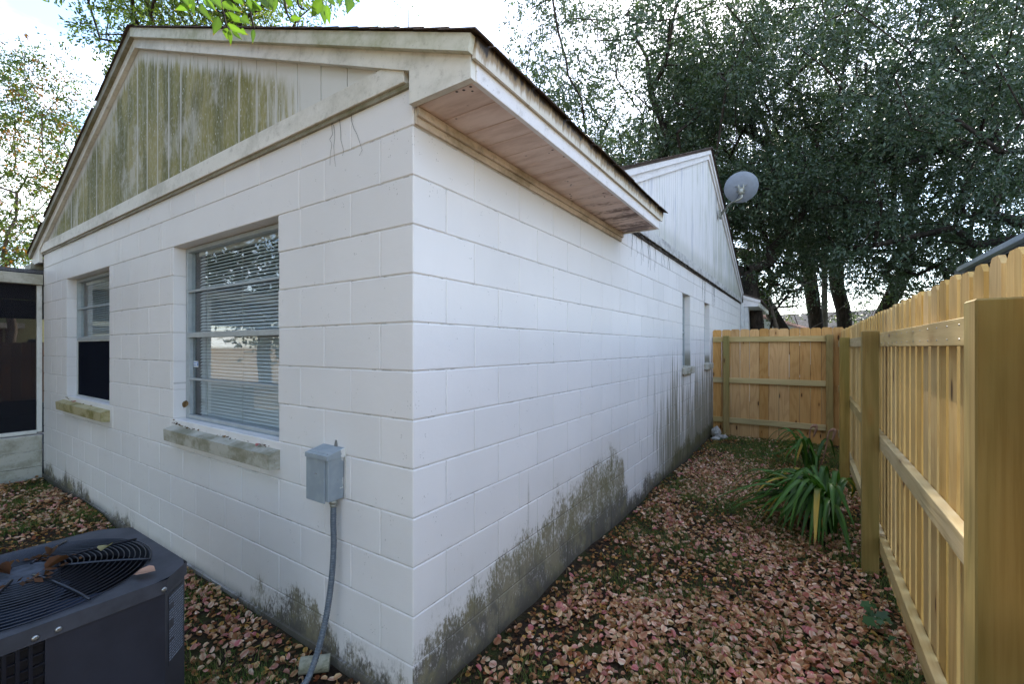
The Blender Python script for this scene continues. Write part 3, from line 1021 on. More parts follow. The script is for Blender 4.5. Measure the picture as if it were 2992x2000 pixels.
# ---- eave box on the side wall
EV = 2.45
eave = empty('eave', parent=house); eave.location = Vector((.17, 1.2, 2.5)) - house.location
mb = MB(); mb.cbox(.312, .335, -.004, EV, 2.486, 2.575, .002); mb.build('fascia_board', m_fascia, eave)
mb = MB(); mb.prism([(.336, 2.556), (.352, 2.552), (.360, 2.632), (.345, 2.636)][::-1], 'y', -.0340, EV+.03); mb.build('drip_edge', m_drip, eave)
y = 0.0
while y < EV-.03:
    y1 = min(y+.30, EV-.012)
    for q in (0, 1, 2):
        pass
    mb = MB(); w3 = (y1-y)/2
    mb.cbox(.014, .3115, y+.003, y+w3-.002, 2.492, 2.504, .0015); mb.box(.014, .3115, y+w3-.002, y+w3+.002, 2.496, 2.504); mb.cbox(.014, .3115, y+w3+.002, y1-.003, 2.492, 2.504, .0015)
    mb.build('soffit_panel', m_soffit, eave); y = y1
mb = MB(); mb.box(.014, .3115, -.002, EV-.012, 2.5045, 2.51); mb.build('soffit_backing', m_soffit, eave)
mb = MB(); mb.cbox(.001, .0135, .004, EV, 2.425, 2.4915, .002); mb.cbox(.0137, .030, .004, EV-.002, 2.455, 2.4912, .002)
mb.build('eave_frieze', m_frieze, eave)
mb = MB(); mb.prism([(.004, 2.486), (.311, 2.486), (.311, 2.60), (.004, 2.72)], 'y', EV-.0115, EV+.004); mb.build('eave_end_board', m_trim, eave)
# left hand eave, seen only at its end
mb = MB(); mb.cbox(-6.375, -6.35, -.003, 2.0, 2.486, 2.57, .002); mb.box(-6.349, -6.05, -.003, 2.0, 2.492, 2.502); mb.build('fascia_board', m_rake_dark, eave)

# ---- side gable
sg = empty('side_gable', parent=house); sg.location = Vector((0, R2Y, 2.6)) - house.location
def strip2(y0, y1, zb, drop):
    pts = [(y0, zb), (y1, zb), (y1, max(zb+.002, roof2_z(y1)-drop))]
    if y0 < R2Y < y1: pts.append((R2Y, R2Z-drop))
    pts.append((y0, max(zb+.002, roof2_z(y0)-drop)))
    return pts
bk = MB(); bk.prism([(2.1, 2.605), (10.95, 2.605), (10.95, roof2_z(10.95)-.06), (R2Y, R2Z-.06), (2.1, roof2_z(2.1)-.06)], 'x', -.06, -.006)
bk.build('gable_backing', m_side_siding, sg)
y = 2.15
while y < 10.9:
    y1 = min(y+.1016, 10.93)
    if roof2_z((y+y1)/2)-.17 > 2.70:
        mb = MB(); mb.prism(strip2(y+.003, y1-.003, 2.69, .16), 'x', -.02, .004+brnd.uniform(0, .0015))
        mb.build('siding_plank', m_side_siding, sg)
    y = y1
mb = MB(); mb.cbox(-.004, .032, 2.2, 10.97, 2.598, 2.70, .003); mb.build('frieze_board', trim_mat('blackened_frieze', (.55, .54, .52), .55, .6, (.06, .055, .05), 6.), sg)
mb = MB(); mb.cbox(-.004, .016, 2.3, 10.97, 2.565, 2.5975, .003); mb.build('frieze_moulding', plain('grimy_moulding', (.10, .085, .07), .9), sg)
for sgn in (1, -1):
    ye = R2Y+4.55*sgn
    for (d0, d1, xa, xb, nm) in ((.088, .175, .0045, .03, 'rake_board'), (.006, .092, .0305, .058, 'rake_trim')):
        poly = [(R2Y, R2Z-d0), (ye, roof2_z(ye)-d0), (ye, roof2_z(ye)-d1), (R2Y, R2Z-d1)]
        if sgn < 0: poly = poly[::-1]
        mb = MB(); mb.prism(poly, 'x', xa, xb); mb.build(nm, m_fascia, sg)
# ---- farther wing with its own eave end and a downspout
wing = empty('rear_wing', parent=house); wing.location = Vector((0, 11.5, 0)) - house.location
mb = MB(); mb.box(-4, .05, 11.02, 14.5, -.05, 2.6); mb.build('wall', m_white_wall, wing)
mb = MB(); mb.prism([(.051, 2.50), (.36, 2.50), (.40, 2.60), (.40, 2.64), (.051, 2.80)], 'y', 11.03, 11.06); mb.prism([(.0515, 2.71), (.42, 2.585), (.43, 2.665), (.0515, 2.83)], 'y', 11.0, 11.0295)
mb.build('eave_end_board', m_fascia, wing)
mb = MB(); mb.prism([(-4, 4.4), (.44, 2.68), (.44, 2.64), (-4, 4.36)], 'y', 10.99, 14.6); mb.build('roof', m_shingle, wing)
mb = MB(); mb.box(.052, .38, 11.061, 14.5, 2.505, 2.515); mb.box(.36, .385, 11.0611, 14.5, 2.516, 2.62); mb.build('soffit', m_trim, wing)
mb = MB(); mb.cbox(.004, .07, 10.9, 10.98, -.02, 2.56, .006)
mb.cbox(.002, .075, 10.88, 11.0, 2.0, 2.03, .004); mb.cbox(.002, .075, 10.88, 11.0, 1.6, 1.63, .004)
mb.build('downspout', m_seal, wing)
mb = MB(); mb.cbox(.06, .16, 11.03, 11.17, -.02, 2.49, .008); mb.build('corner_post', m_seal, wing)

# ------------------------------------------------------------------ side fence (runs along y) and cross fence
FX = 1.659
fence = empty('fence', (1.75, 3.3, 0), 'new pine picket fence running along the right side of the yard', 'fence')
POSTS = (.075, 2.44, 4.80)
pz = 1.612
def fbox(dims, mats, c=.002, key='b'): return cbox_mesh(key, dims, mats, c)
for py in POSTS:
    me = fbox((.089, .089, pz+.2), m_post, .004, 'post')
    link('post', me, fence, loc=(FX+.0445, py+.0445, (pz-.2)/2), rot=(0, 0, random.choice((0, 1.5708))))
RX0 = FX+.0895
rail_len = 2.36
for (z0, z1) in ((1.508, 1.597), (.838, .927), (.168, .257)):
    for y0 in (-2.32, .08+.0445, 2.44+.0445, 4.80+.0445):
        L = 2.36 if y0 < 4.8 else 2.14
        mb = MB(); mb.cbox(-.044, .044, -.019, .019, -L/2+.0015, L/2-.0015, .0025)
        me = mb.mesh('rail', m_rail)
        o = link('rail', me, fence, loc=(RX0+.0192, y0+L/2, (z0+z1)/2), rot=(R(90), 0, R(90)))
        o.rotation_euler = Matrix(((0, 1, 0), (0, 0, 1), (1, 0, 0))).to_euler()
# pickets
PX0 = RX0+.0388
def picket_mesh(w, h, t, seed, axis='y'):
    r = random.Random(seed)
    c = .022+r.uniform(-.003, .003)
    hw = w/2
    poly = [(-hw, -h/2), (hw, -h/2), (hw, h/2-c*1.05), (hw-c, h/2), (-hw+c, h/2), (-hw, h/2-c*1.05)]
    mb = MB()
    # slightly rounded long edges
    e = .0012
    mb.prism(poly, 'x' if axis == 'y' else 'y', -t/2, t/2)
    return mb.mesh('picket', m_picket)
pk = [picket_mesh(.100, 1.745, .014, s) for s in range(5)]
frnd = random.Random(21)
y = -1.10; i = 0
while y < 7.0:
    dz = frnd.uniform(-.006, .006)
    o = link('picket', pk[frnd.randrange(5)], fence, loc=(PX0+.0075+frnd.uniform(0, .002), y, 1.745/2+.012+dz), rot=(frnd.uniform(-.0035, .0035), 0, frnd.uniform(-.012, .012)))
    y += .1435+frnd.uniform(-.002, .002)
# nail heads on the top rail
nl = MB()
yy = .2
while yy < 2.4:
    for z in (1.53, 1.575):
        nl.tube([(RX0-.0012, yy, z), (RX0+.003, yy, z)], .0028, 6)
    yy += .1435
nl.build('nail_heads', m_screw, fence, kind='stuff')
# cross fence
CF = 7.0
cross = empty('fence', (.9, CF, 0), 'tan picket fence closing off the far end of the side yard', 'fence')
pk2 = []
for s in range(4):
    r = random.Random(40+s); w_ = .1355; h = 1.80; c = .02; hw = w_/2
    mb = MB(); mb.prism([(-hw, -h/2), (hw, -h/2), (hw, h/2-c), (hw-c, h/2), (-hw+c, h/2), (-hw, h/2-c)], 'y', -.0075, .0075)
    pk2.append(mb.mesh('picket', m_picket2))
x = .075; 
while x < 1.80:
    link('picket', pk2[frnd.randrange(4)], cross, loc=(x, CF+.0285+frnd.uniform(0, .003), .905+frnd.uniform(-.006, .006)), rot=(0, frnd.uniform(-.003, .003), frnd.uniform(-.01, .01)))
    x += .1395+frnd.uniform(0, .001)
for (z0, z1) in ((1.59, 1.68), (.90, .99), (.225, .315)):
    for (a, b) in ((.012, .178), (.268, 1.60)):
        mb = MB(); L = b-a; mb.cbox(-.044, .044, -.0185, .0185, -L/2, L/2, .0025)
        o = link('rail', mb.mesh('rail', m_rail), cross, loc=((a+b)/2, CF, (z0+z1)/2)); o.rotation_euler = Matrix(((0, 0, 1), (0, 1, 0), (1, 0, 0))).to_euler()
        o.rotation_euler = Matrix(((0, 0, 1), (0, -1, 0), (1, 0, 0))).to_euler()
me = fbox((.089, .089, 1.9), m_post, .004, 'post')
link('post', me, cross, loc=(.223, CF-.026, .745)); link('post', me, cross, loc=(1.647, CF-.026, .745))

# ------------------------------------------------------------------ air conditioner
AX0, AX1, AY0, AY1, AZ = -1.10, -.40, -1.33, -.63, .745
ac = empty('air_conditioner', ((AX0+AX1)/2, (AY0+AY1)/2, 0), 'charcoal outdoor air conditioning unit with round wire fan guard', 'air conditioner')
ch = .085
def octo(i=0.0):
    a0, a1, b0, b1 = AX0+i, AX1-i, AY0+i, AY1-i; c = ch-i*.4
    return [(a0+c, b0), (a1-c, b0), (a1, b0+c), (a1, b1-c), (a1-c, b1), (a0+c, b1), (a0, b1-c), (a0, b0+c)]
CX, CY = (AX0+AX1)/2, (AY0+AY1)/2
FR = .318
def ring_plate(mb, outer, R_, z0, z1, cx, cy, seg=64):
    """flat plate with a round hole: bridge octagon sampled to seg points"""
    P = []
    for k in range(seg):
        a = 2*math.pi*k/seg; d = Vector((math.cos(a), math.sin(a)))
        best = 9
        n = len(outer)
        for i in range(n):
            p = Vector(outer[i])-Vector((cx, cy)); q = Vector(outer[(i+1) % n])-Vector((cx, cy)); e = q-p
            den = d.x*e.y-d.y*e.x
            if abs(den) < 1e-9: continue
            t = (p.x*e.y-p.y*e.x)/den; s_ = (p.x*d.y-p.y*d.x)/den
            if t > 0 and -1e-6 <= s_ <= 1+1e-6: best = min(best, t)
        P.append((cx+d.x*best, cy+d.y*best))
    I = [(cx+math.cos(2*math.pi*k/seg)*R_, cy+math.sin(2*math.pi*k/seg)*R_) for k in range(seg)]
    vs = [(x, y, z1) for x, y in P] + [(x, y, z1) for x, y in I] + [(x, y, z0) for x, y in I]
    fs = [(k, (k+1) % seg, seg+(k+1) % seg, seg+k) for k in range(seg)] + [(seg+k, seg+(k+1) % seg, 2*seg+(k+1) % seg, 2*seg+k) for k in range(seg)]
    mb.add(vs, fs)
mb = MB(); oc = octo(-.006)
ring_plate(mb, oc, FR, AZ-.06, AZ, CX, CY)
n = 8
mb.add([(x, y, AZ-.0005) for x, y in oc]+[(x, y, AZ-.045) for x, y in oc]+[(x, y, AZ-.045) for x, y in octo(.004)], [(i, (i+1) % n, n+(i+1) % n, n+i)[::-1] for i in range(n)]+[(n+i, n+(i+1) % n, 2*n+(i+1) % n, 2*n+i)[::-1] for i in range(n)])
mb.build('top_cover', m_ac_top, ac)
# casing: solid corner panels and louvred coil guards
mb = MB()
def wallseg(mb, p, q, z0, z1, t=.004):
    d = (Vector(q)-Vector(p)); nrm = Vector((d.y, -d.x)).normalized()*t
    a = [Vector(p), Vector(q), Vector(q)-nrm, Vector(p)-nrm]
    mb.prism([(v.x, v.y) for v in a], 'z', z0, z1)
O = octo(0)
# outline order: 2->3 is the +x face, 3->4 chamfer, 4->5 +y face
wallseg(mb, (AX1, -.99), O[3], .06, AZ-.02)
wallseg(mb, O[3], O[4], .06, AZ-.02)
wallseg(mb, O[4], O[5], .06, AZ-.02); wallseg(mb, O[5], O[6], .06, AZ-.02)
wallseg(mb, O[6], O[7], .06, AZ-.02); wallseg(mb, O[7], O[0], .06, AZ-.02); wallseg(mb, O[0], O[1], .06, AZ-.02); wallseg(mb, O[1], O[2], .06, AZ-.02)
mb.build('casing', m_ac, ac)
mb = MB(); wallseg(mb, (AX1-.02, O[2][1]), (AX1-.02, -.99), .06, AZ-.02); mb.build('coil', m_coil, ac)
yy = O[2][1]+.012
lv = MB(); lv.box(-.0035, .0035, -.004, .004, -.33, .33); lme = lv.mesh('guard_bar', m_wire)
while yy < -.995:
    link('guard_bar', lme, ac, loc=(AX1-.006, yy, .395)); yy += .024
zz = .09
while zz < AZ-.05:
    mb = MB(); mb.box(AX1-.012, AX1-.0055, O[2][1], -.99, zz-.002, zz+.002); mb.build('guard_bar', m_wire, ac); zz += .03
mb = MB(); mb.prism([(x, y) for x, y in octo(-.03)], 'z', -.03, .05); mb.build('base_pad', plain('concrete_pad', (.30, .29, .26), .9, .2, 0, .3, 12., .4), ac)
mb = MB(); mb.prism([(x, y) for x, y in octo(.004)], 'z', .051, .075); mb.build('base_pan', m_ac, ac)
guard = empty('fan_guard', parent=ac); guard.location = Vector((CX, CY, AZ)) - ac.location
def dome(r): return AZ+.006+.030*(1-(r/FR)**2)
nr = 19
for i in range(nr):
    r_ = .055+(FR+.004-.055)*i/(nr-1)
    mb = MB(); pts = [(CX+math.cos(a)*r_, CY+math.sin(a)*r_, dome(r_)) for a in [2*math.pi*k/56 for k in range(57)]]
    mb.tube(pts, .0019, 5, caps=False); mb.build('wire_ring', m_wire, guard)
for i in range(8):
    a = 2*math.pi*(i+.35)/8
    mb = MB(); pts = []
    for q in range(9):
        r_ = .06+(FR+.012-.06)*q/8
        pts.append((CX+math.cos(a)*r_, CY+math.sin(a)*r_, dome(r_)+.0035))
    mb.tube(pts, .0042, 5); mb.build('guard_rib', m_wire, guard)
fan = empty('fan', parent=ac); fan.location = Vector((CX, CY, AZ-.1)) - ac.location
for i in range(3):
    a0 = 2*math.pi*i/3+.5; vs = []; nn = 7
    for q in range(nn):
        t = q/(nn-1); r_ = .07+.23*t
        for s_, dz in ((-.30, -.035), (.0, .0), (.34, .03)):
            a = a0+s_*(1.0-.05*t)+.25*t
            vs.append((CX+math.cos(a)*r_, CY+math.sin(a)*r_, AZ-.10+dz))
    fs = [(q*3+k, (q+1)*3+k, (q+1)*3+k+1, q*3+k+1) for q in range(nn-1) for k in (0, 1)]
    mb = MB(); mb.add(vs, fs, 0, True); mb.build('fan_blade', m_blade, fan)
mb = MB(); mb.tube([(CX, CY, AZ-.14), (CX, CY, AZ-.06), (CX, CY, AZ-.045)], [.075, .075, .055], 20); mb.build('fan_hub', m_blade, fan)
mb = MB(); mb.tube([(CX, CY, AZ-.03), (CX, CY, AZ+.030), (CX, CY, AZ+.036)], [.088, .088, .07], 24); mb.build('motor_cap', m_motor, ac)
mb = MB(); mb.tube([(CX, CY, AZ-.4), (CX, CY, AZ-.39)], .31, 24); mb.build('coil_well', m_dark, ac)
for (yy_, zz_) in ((-.965, AZ-.030), (-1.01, AZ-.030), (-.72, AZ-.030)):
    mb = MB(); mb.tube([(AX1+.0062, yy_, zz_), (AX1+.009, yy_, zz_), (AX1+.0105, yy_, zz_)], [.008, .0075, .004], 10); mb.build('screw', m_screw, ac)
# data label on the chamfered corner, lines of tiny print
p3, p4 = Vector((*O[3], 0)), Vector((*O[4], 0)); dd = (p4-p3).normalized(); nn_ = Vector((dd.y, -dd.x, 0)).normalized()
lab = MB()
def quad(mb, u0, u1, z0, z1, off, mi=0):
    a = p3+dd*u0+nn_*off; b = p3+dd*u1+nn_*off; c = b-nn_*.0006; d = a-nn_*.0006
    mb.prism([(v.x, v.y) for v in (a, b, c, d)], 'z', z0, z1, mi)
Ld = (p4-p3).length
quad(lab, .018, Ld-.008, AZ-.30, AZ-.065, .0012)
lr = random.Random(5)
for i in range(24):
    z = AZ-.075-i*.009
    u = .022
    if i in (3, 4, 9, 10, 11, 16): u = .050
    while u < Ld-.014:
        w_ = lr.uniform(.004, .014)
        quad(lab, u, min(u+w_, Ld-.012), z-.0030, z, .0018, 1); u += w_+.003
lab.build('label', [m_ac, m_print], ac, label='grey printed data label on the corner')

# ------------------------------------------------------------------ electrical disconnect and conduit
dbx = empty('electrical_box', (-.53, 0, .9), 'blue grey metal disconnect box with peeling paint on front wall', 'electrical box')
mb = MB(); mb.cbox(-.606, -.4505, -.086, -.004, .800, 1.020, .003); mb.build('enclosure', m_box, dbx)
mb = MB(); mb.cbox(-.612, -.470, -.0935, -.0865, .792, 1.012, .002); mb.build('cover', m_box, dbx)
mb = MB()
mb.add([(-.614, -.098, 1.012), (-.444, -.098, 1.012), (-.444, -.001, 1.034), (-.614, -.001, 1.034), (-.614, -.098, .992), (-.444, -.098, .992), (-.444, -.001, .992), (-.614, -.001, .992)],
       [(0, 1, 2, 3), (0, 4, 5, 1), (1, 5, 6, 2), (3, 7, 4, 0)])
mb.add([(-.614, -.0945, 1.009), (-.444, -.0945, 1.009), (-.444, -.001, 1.030), (-.614, -.001, 1.030)], [(3, 2, 1, 0)])
mb.build('rain_hood', m_box, dbx)
mb = MB(); mb.cbox(-.447, -.438, -.003, -.0005, .80, 1.035, .001); mb.build('back_flange', m_trim, dbx)
mb = MB(); mb.cbox(-.56, -.537, -.0950, -.0938, .905, .925, .0005); mb.build('latch_mark', m_box, dbx)
mb = MB(); mb.prism([(-.525, 1.03), (-.50, 1.03), (-.508, 1.062), (-.515, 1.064)], 'y', -.006, -.0015); mb.build('hanging_tab', m_screw, dbx)
mb = MB(); mb.tube([(-.470, -.045, .782), (-.470, -.045, .800)], .019, 12); mb.tube([(-.470, -.045, .768), (-.470, -.045, .7815)], .0165, 8); mb.build('conduit_fitting', m_galv, dbx)
ctrl = [Vector(p) for p in ((-.470, -.045, .772), (-.468, -.048, .70), (-.462, -.050, .60), (-.458, -.060, .48), (-.456, -.078, .36), (-.456, -.105, .24), (-.455, -.15, .12), (-.456, -.205, .045), (-.50, -.30, .022), (-.58, -.42, .03), (-.66, -.55, .06), (-.69, -.640, .09))]
def catmull(P, n=14):
    out = []
    for i in range(len(P)-1):
        p0, p1, p2, p3_ = P[max(i-1, 0)], P[i], P[i+1], P[min(i+2, len(P)-1)]
        for k in range(n):
            t = k/n
            out.append(.5*((2*p1)+(-p0+p2)*t+(2*p0-5*p1+4*p2-p3_)*t*t+(-p0+3*p1-3*p2+p3_)*t**3))
    out.append(P[-1]); return out
path = catmull(ctrl, 24)
# resample finely and ripple the radius
Ltot = sum((a-b).length for a, b in zip(path[:-1], path[1:]))
cum = [0]
for a, b in zip(path[:-1], path[1:]): cum.append(cum[-1]+(b-a).length)
ns = int(Ltot/.0028); pts = []; j = 0
for i in range(ns+1):
    s_ = Ltot*i/ns
    while j < len(cum)-2 and cum[j+1] < s_: j += 1
    t = (s_-cum[j])/max(1e-6, cum[j+1]-cum[j]); pts.append(path[j].lerp(path[j+1], min(1, t)))
rad = [.0142 if (i % 4) < 2 else .0124 for i in range(len(pts))]
mb = MB(); mb.tube(pts, rad, 12); o = mb.build('flexible_conduit', m_conduit)
tag(o, 'grey corrugated flexible conduit dropping from the box to the ground', 'conduit')
# short drain pipe by the wall
mb = MB(); pts = [Vector((-.50, -.045, .035)), Vector((-.585, -.14, .042))]
d = (pts[1]-pts[0]).normalized(); seg = 20
a = Vector((0, 0, 1)); b = d.cross(a).normalized(); a = b.cross(d)
vs = []
for p, r_ in ((pts[0], .036), (pts[1], .036), (pts[1], .031), (pts[0], .031)):
    for k in range(seg):
        th = 2*math.pi*k/seg; vs.append(p+(a*math.cos(th)+b*math.sin(th))*r_)
fs = [(i*seg+k, i*seg+(k+1) % seg, (i+1)*seg+(k+1) % seg, (i+1)*seg+k) for i in range(3) for k in range(seg)]
mb.add(vs, fs, 0, True); o = mb.build('drain_pipe', m_pipe); tag(o, 'short dirty pipe end at the foot of the front wall', 'pipe')

# ------------------------------------------------------------------ satellite dish
DC = Vector((.40, 7.40, 4.30))
dish = empty('satellite_dish', (.06, 7.5, 3.9), 'grey satellite dish on a bent arm at the side gable rake', 'satellite dish')
axis_ = Vector((-.10, .93, .42)).normalized()   # points at the satellite, away from us
ax_u = Vector((0, 0, 1)).cross(axis_).normalized(); ax_v = axis_.cross(ax_u)
vs = []; fs = []; NR, NS = 7, 40
for layer, off in ((0, 0), (1, -.007)):
    for i in range(NR+1):
        r_ = .262*i/NR
        for k in range(NS):
            th = 2*math.pi*k/NS
            rr_ = r_*(1.04 if layer == 0 else 1.04)
            vs.append(DC+ax_u*(math.cos(th)*rr_)+ax_v*(math.sin(th)*rr_*.97)+axis_*(off+.055*(i/NR)**2+(.007 if (i == NR and layer == 1) else 0)))
for layer in (0, 1):
    b0 = layer*(NR+1)*NS
    for i in range(NR):
        for k in range(NS):
            f = (b0+i*NS+k, b0+i*NS+(k+1) % NS, b0+(i+1)*NS+(k+1) % NS, b0+(i+1)*NS+k)
            fs.append(f if layer == 0 else f[::-1])
mb = MB(); mb.add(vs, fs, 0, True); mb.build('reflector', m_dish, dish)
foot = Vector((.062, 7.50, 3.90)); el = Vector((.24, 7.36, 4.04)); hub = DC-axis_*.07-Vector((0, 0, .08))
mb = MB(); mb.tube(catmull([foot, el, hub+Vector((0, -.01, -.10)), hub], 8), .017, 10); mb.build('mounting_arm', m_galv, dish)
mb = MB(); mb.cbox(.033, .065, 7.43, 7.57, 3.84, 3.98, .004); mb.build('foot_plate', m_galv, dish)
mb = MB(); c_ = DC-axis_*.045
for su in (-.035, .035):
    q = c_+ax_u*su
    mb.tube([q-ax_v*.10, q+ax_v*.06], .012, 6)
mb.tube([c_-ax_v*.09-ax_u*.06, c_-ax_v*.09+ax_u*.05], .014, 6)
pz_ = hub-axis_*.01
mb.tube([pz_-Vector((0, 0, .03)), pz_+Vector((0, 0, .07))], .034, 8)
for (su, sv) in ((-.09, .04), (.09, .04), (-.07, -.06), (.07, -.06)):
    mb.tube([c_, DC+ax_u*su+ax_v*sv-axis_*.002], .009, 5)
mb.build('bracket', m_galv, dish)
mb = MB(); mb.tube(catmull([DC+axis_*.02-ax_v*.24, DC+axis_*.22-ax_v*.20, DC+axis_*.42-ax_v*.08], 6), .011, 6)
mb.tube([DC+axis_*.40-ax_v*.09, DC+axis_*.48-ax_v*.04], .03, 10); mb.build('feed_horn', m_galv, dish)
mb = MB(); mb.tube(catmull([hub+Vector((-.02, 0, .02)), hub+Vector((-.07, -.02, -.10)), el+Vector((-.05, 0, -.04)), foot+Vector((0, -.02, .03))], 8), .004, 5); mb.build('cable', m_wire, dish)

# ------------------------------------------------------------------ screened porch on the left
porch = empty('screened_porch', (-6.1, -.6, 0), 'screened porch with weathered roof beam against the left end of the wall', 'porch')
PXF = -6.06
def PB(name, mat, *boxes, c=.004):
    mb = MB()
    for b_ in boxes: mb.cbox(*b_, c)
    return mb.build(name, mat, porch)
PB('roof_beam', m_beam, (PXF-.10, PXF+.035, -4.0, -.006, 2.225, 2.345))
mb = MB(); mb.box(-9.7, PXF-.02, -4.0, 2.9, 2.36, 2.40); mb.build('porch_roof', m_shingle_grey, porch)
mb = MB(); mb.box(-9.6, PXF-.11, -3.95, 2.85, 2.30, 2.35); mb.build('porch_ceiling', m_dark, porch)
PB('screen_post', m_trim, (PXF-.05, PXF, -.050, -.006, .52, 2.22)); PB('screen_post', m_trim, (PXF-.05, PXF, -1.55, -1.50, .52, 2.22))
PB('screen_rail', m_trim, (PXF-.045, PXF-.003, -1.5, -.051, .505, .545))
mb = MB(); mb.box(PXF-.030, PXF-.028, -1.5, -.051, .546, 2.222); mb.build('screen_mesh', m_porch_screen, porch)
PB('kick_panel', m_kick, (PXF-.048, PXF-.032, -1.5, -.052, .546, .72)); PB('kick_panel', m_kick, (PXF-.048, PXF-.032, -1.5, -.052, .73, .90))
for k in range(3):
    y0 = -.006-k*BL*1.0
    for r_ in range(3):
        z0 = -.05+r_*.18
        PB('block', m_beam, (PXF-.15, PXF+.012, y0-BL+.003, y0-.003, z0, z0+.175), c=.003)
mb = MB(); mb.box(PXF-.14, PXF+.005, -1.22, -.007, -.05, .488); mb.build('mortar', m_side_j, porch)
for nm_, bx_ in (('far_header', (-9.6, -9.55, -3.9, 2.8, 1.98, 2.29)), ('far_rail', (-9.6, -9.55, -3.9, 2.8, .50, .56)), ('screen_post', (-9.6, -9.55, -.9, -.85, .56, 1.98)), ('screen_post', (-9.6, -9.55, 1.3, 1.35, .56, 1.98)), ('far_low_wall', (-9.6, -9.55, -3.9, 2.8, -.02, .499))):
    PB(nm_, m_dark if nm_ == 'far_header' else m_kick, bx_)
mb = MB(); mb.box(-9.5, -6.25, -3.9, 2.8, -.02, .06); mb.build('porch_floor', m_kick, porch)
# gutter stub on the eave above
mb = MB(); mb.cbox(-6.62, -6.30, -.06, .06, 2.43, 2.50, .006); mb.build('gutter_end', m_rake_dark, eave)

bf = empty('fence', (-12, 1, 0), 'old dark brown board fence seen through the porch screen', 'fence')
bm_ = MB(); bm_.cbox(-.01, .01, -.068, .068, -.8, .8, .004); bme = bm_.mesh('picket', m_old_wood)
y = -2.0
while y < 5.0:
    link('picket', bme, bf, loc=(-12+random.uniform(-.004, .004), y, .80+random.uniform(-.01, .01))); y += .14
mb = MB(); mb.box(-11.985, -11.95, -2.05, 5.0, .35, .44); mb.box(-11.985, -11.95, -2.05, 5.0, 1.2, 1.29); mb.build('rail', m_old_wood, bf)
yh = empty('house', (-18, 1, 0), 'pale yellow house with a low roof beyond the brown fence', 'house')
mb = MB(); mb.box(-22, -17, -2.6, 6.05, 0, 2.9); mb.build('wall', m_yellow_wall, yh)
mb = MB(); mb.box(-17.001, -16.97, 1.62, 1.85, 1.0, 1.72); mb.build('window', m_dark, yh)
mb = MB(); mb.box(-22.2, -16.6, -4, 1.50, 2.02, 2.16); mb.build('fascia', m_trim, yh)
mb = MB(); mb.prism([(-4.1, 3.0), (6.4, 3.0), (6.4, 3.05), (-4.1, 3.05)], 'x', -22.5, -16.7); mb.build('roof', m_shingle_grey, yh)
mb = MB()
for i in range(26):
    mb.box(-16.9, -16.86, -1.7+i*.12, -1.7+i*.12+.07, .4, 2.0)
mb.build('slatted_screen', m_old_wood, yh)

# ------------------------------------------------------------------ far houses and pole
def gable_house(name, loc, rz, w, d, h, rise, wall, roofm, label, ov=.35):
    e = empty(name, loc, label, 'house'); e.rotation_euler = (0, 0, rz)
    def lk(nm, mb, mat, kind=None):
        o = bpy.data.objects.new(nm, mb.mesh(nm, mat)); COL.objects.link(o); o.parent = e
        if kind: o['kind'] = kind
        return o
    mb = MB(); mb.box(-w/2, w/2, -d/2, d/2, 0, h)
    mb.prism([(-d/2, h), (d/2, h), (0, h+rise-.02)], 'x', -w/2, w/2)
    lk('wall', mb, wall)
    mb = MB(); s_ = rise/(d/2)
    for sg_ in (1, -1):
        ye = sg_*(d/2+ov); ze = h-ov*s_
        poly = [(0, h+rise+.06), (ye, ze+.06), (ye, ze), (0, h+rise)]
        mb.prism(poly if sg_ > 0 else poly[::-1], 'x', -w/2-ov, w/2+ov)
    lk('roof', mb, roofm)
    mb = MB()
    for sg_ in (1, -1):
        ye = sg_*(d/2+ov); ze = h-ov*s_
        mb.box(-w/2-ov, w/2+ov, min(ye, ye+.02*sg_), max(ye, ye+.02*sg_), ze-.12, ze+.05)
    lk('fascia', mb, m_grey_fascia)
    mb = MB(); cs_ = 1/math.hypot(1, s_)
    for sg_ in (1, -1):
        ye = sg_*(d/2+ov+.02); ze = h-(ov+.02)*s_+.06
        shingles(mb, Vector((-w/2-ov, ye, ze)), Vector((1, 0, 0)), Vector((0, -sg_*cs_, s_*cs_)), Vector((0, sg_*s_*cs_, cs_)), w+2*ov, (d/2+ov)/cs_, .16, .5, 3, .02)
    lk('shingles', mb, roofm, 'stuff')
    return e
p = W(2240, 1015, 27)
fh = gable_house('house', (p.x-.3, p.y, 0), R(80), 9, 7.5, 2.1, 1.35, m_grey_wall, m_shingle_pink, 'pale house with pinkish roof beyond the far fence')
p = W(2385, 1015, 24)
fh2 = gable_house('house', (p.x+1.6, p.y+2.5, 0), R(-20), 7, 6, 2.3, 1.2, m_grey_wall, m_shingle_grey, 'low house with grey shingle roof behind the tree trunks')
# right neighbour: hip end visible above the pickets
nh = empty('house', (8, 10, 0), 'neighbouring house with dark shingles and grey fascia over the right fence', 'house')
mb = MB(); mb.box(4.75, 12, 5.0, 11.5, -.5, 2.95); mb.build('wall', m_grey_wall, nh)
E0 = (4.25, 11.2, 2.98)
mb = MB(); mb.box(4.22, 4.245, 3.5, 11.88, 2.90, 3.06); mb.box(4.22, 12.5, 13.0, 11.90, 2.90, 3.06); mb.build('fascia', m_grey_fascia, nh)
mb = MB(); mb.cbox(4.09, 4.215, 3.5, 12.15, 2.93, 3.03, .01); mb.build('gutter', plain('pale_gutter', (.40, .44, .48), .4), nh)
mb = MB()
mb.add([(4.2, 3.5, 3.06), (4.2, 11.90, 3.06), (8.4, 7.7, 4.9), (8.4, 3.5, 4.9), (12.6, 11.90, 3.06), (12.6, 3.5, 3.06)], [(0, 3, 2, 1), (1, 2, 4), (3, 5, 4, 2), (0, 1, 4, 5)])
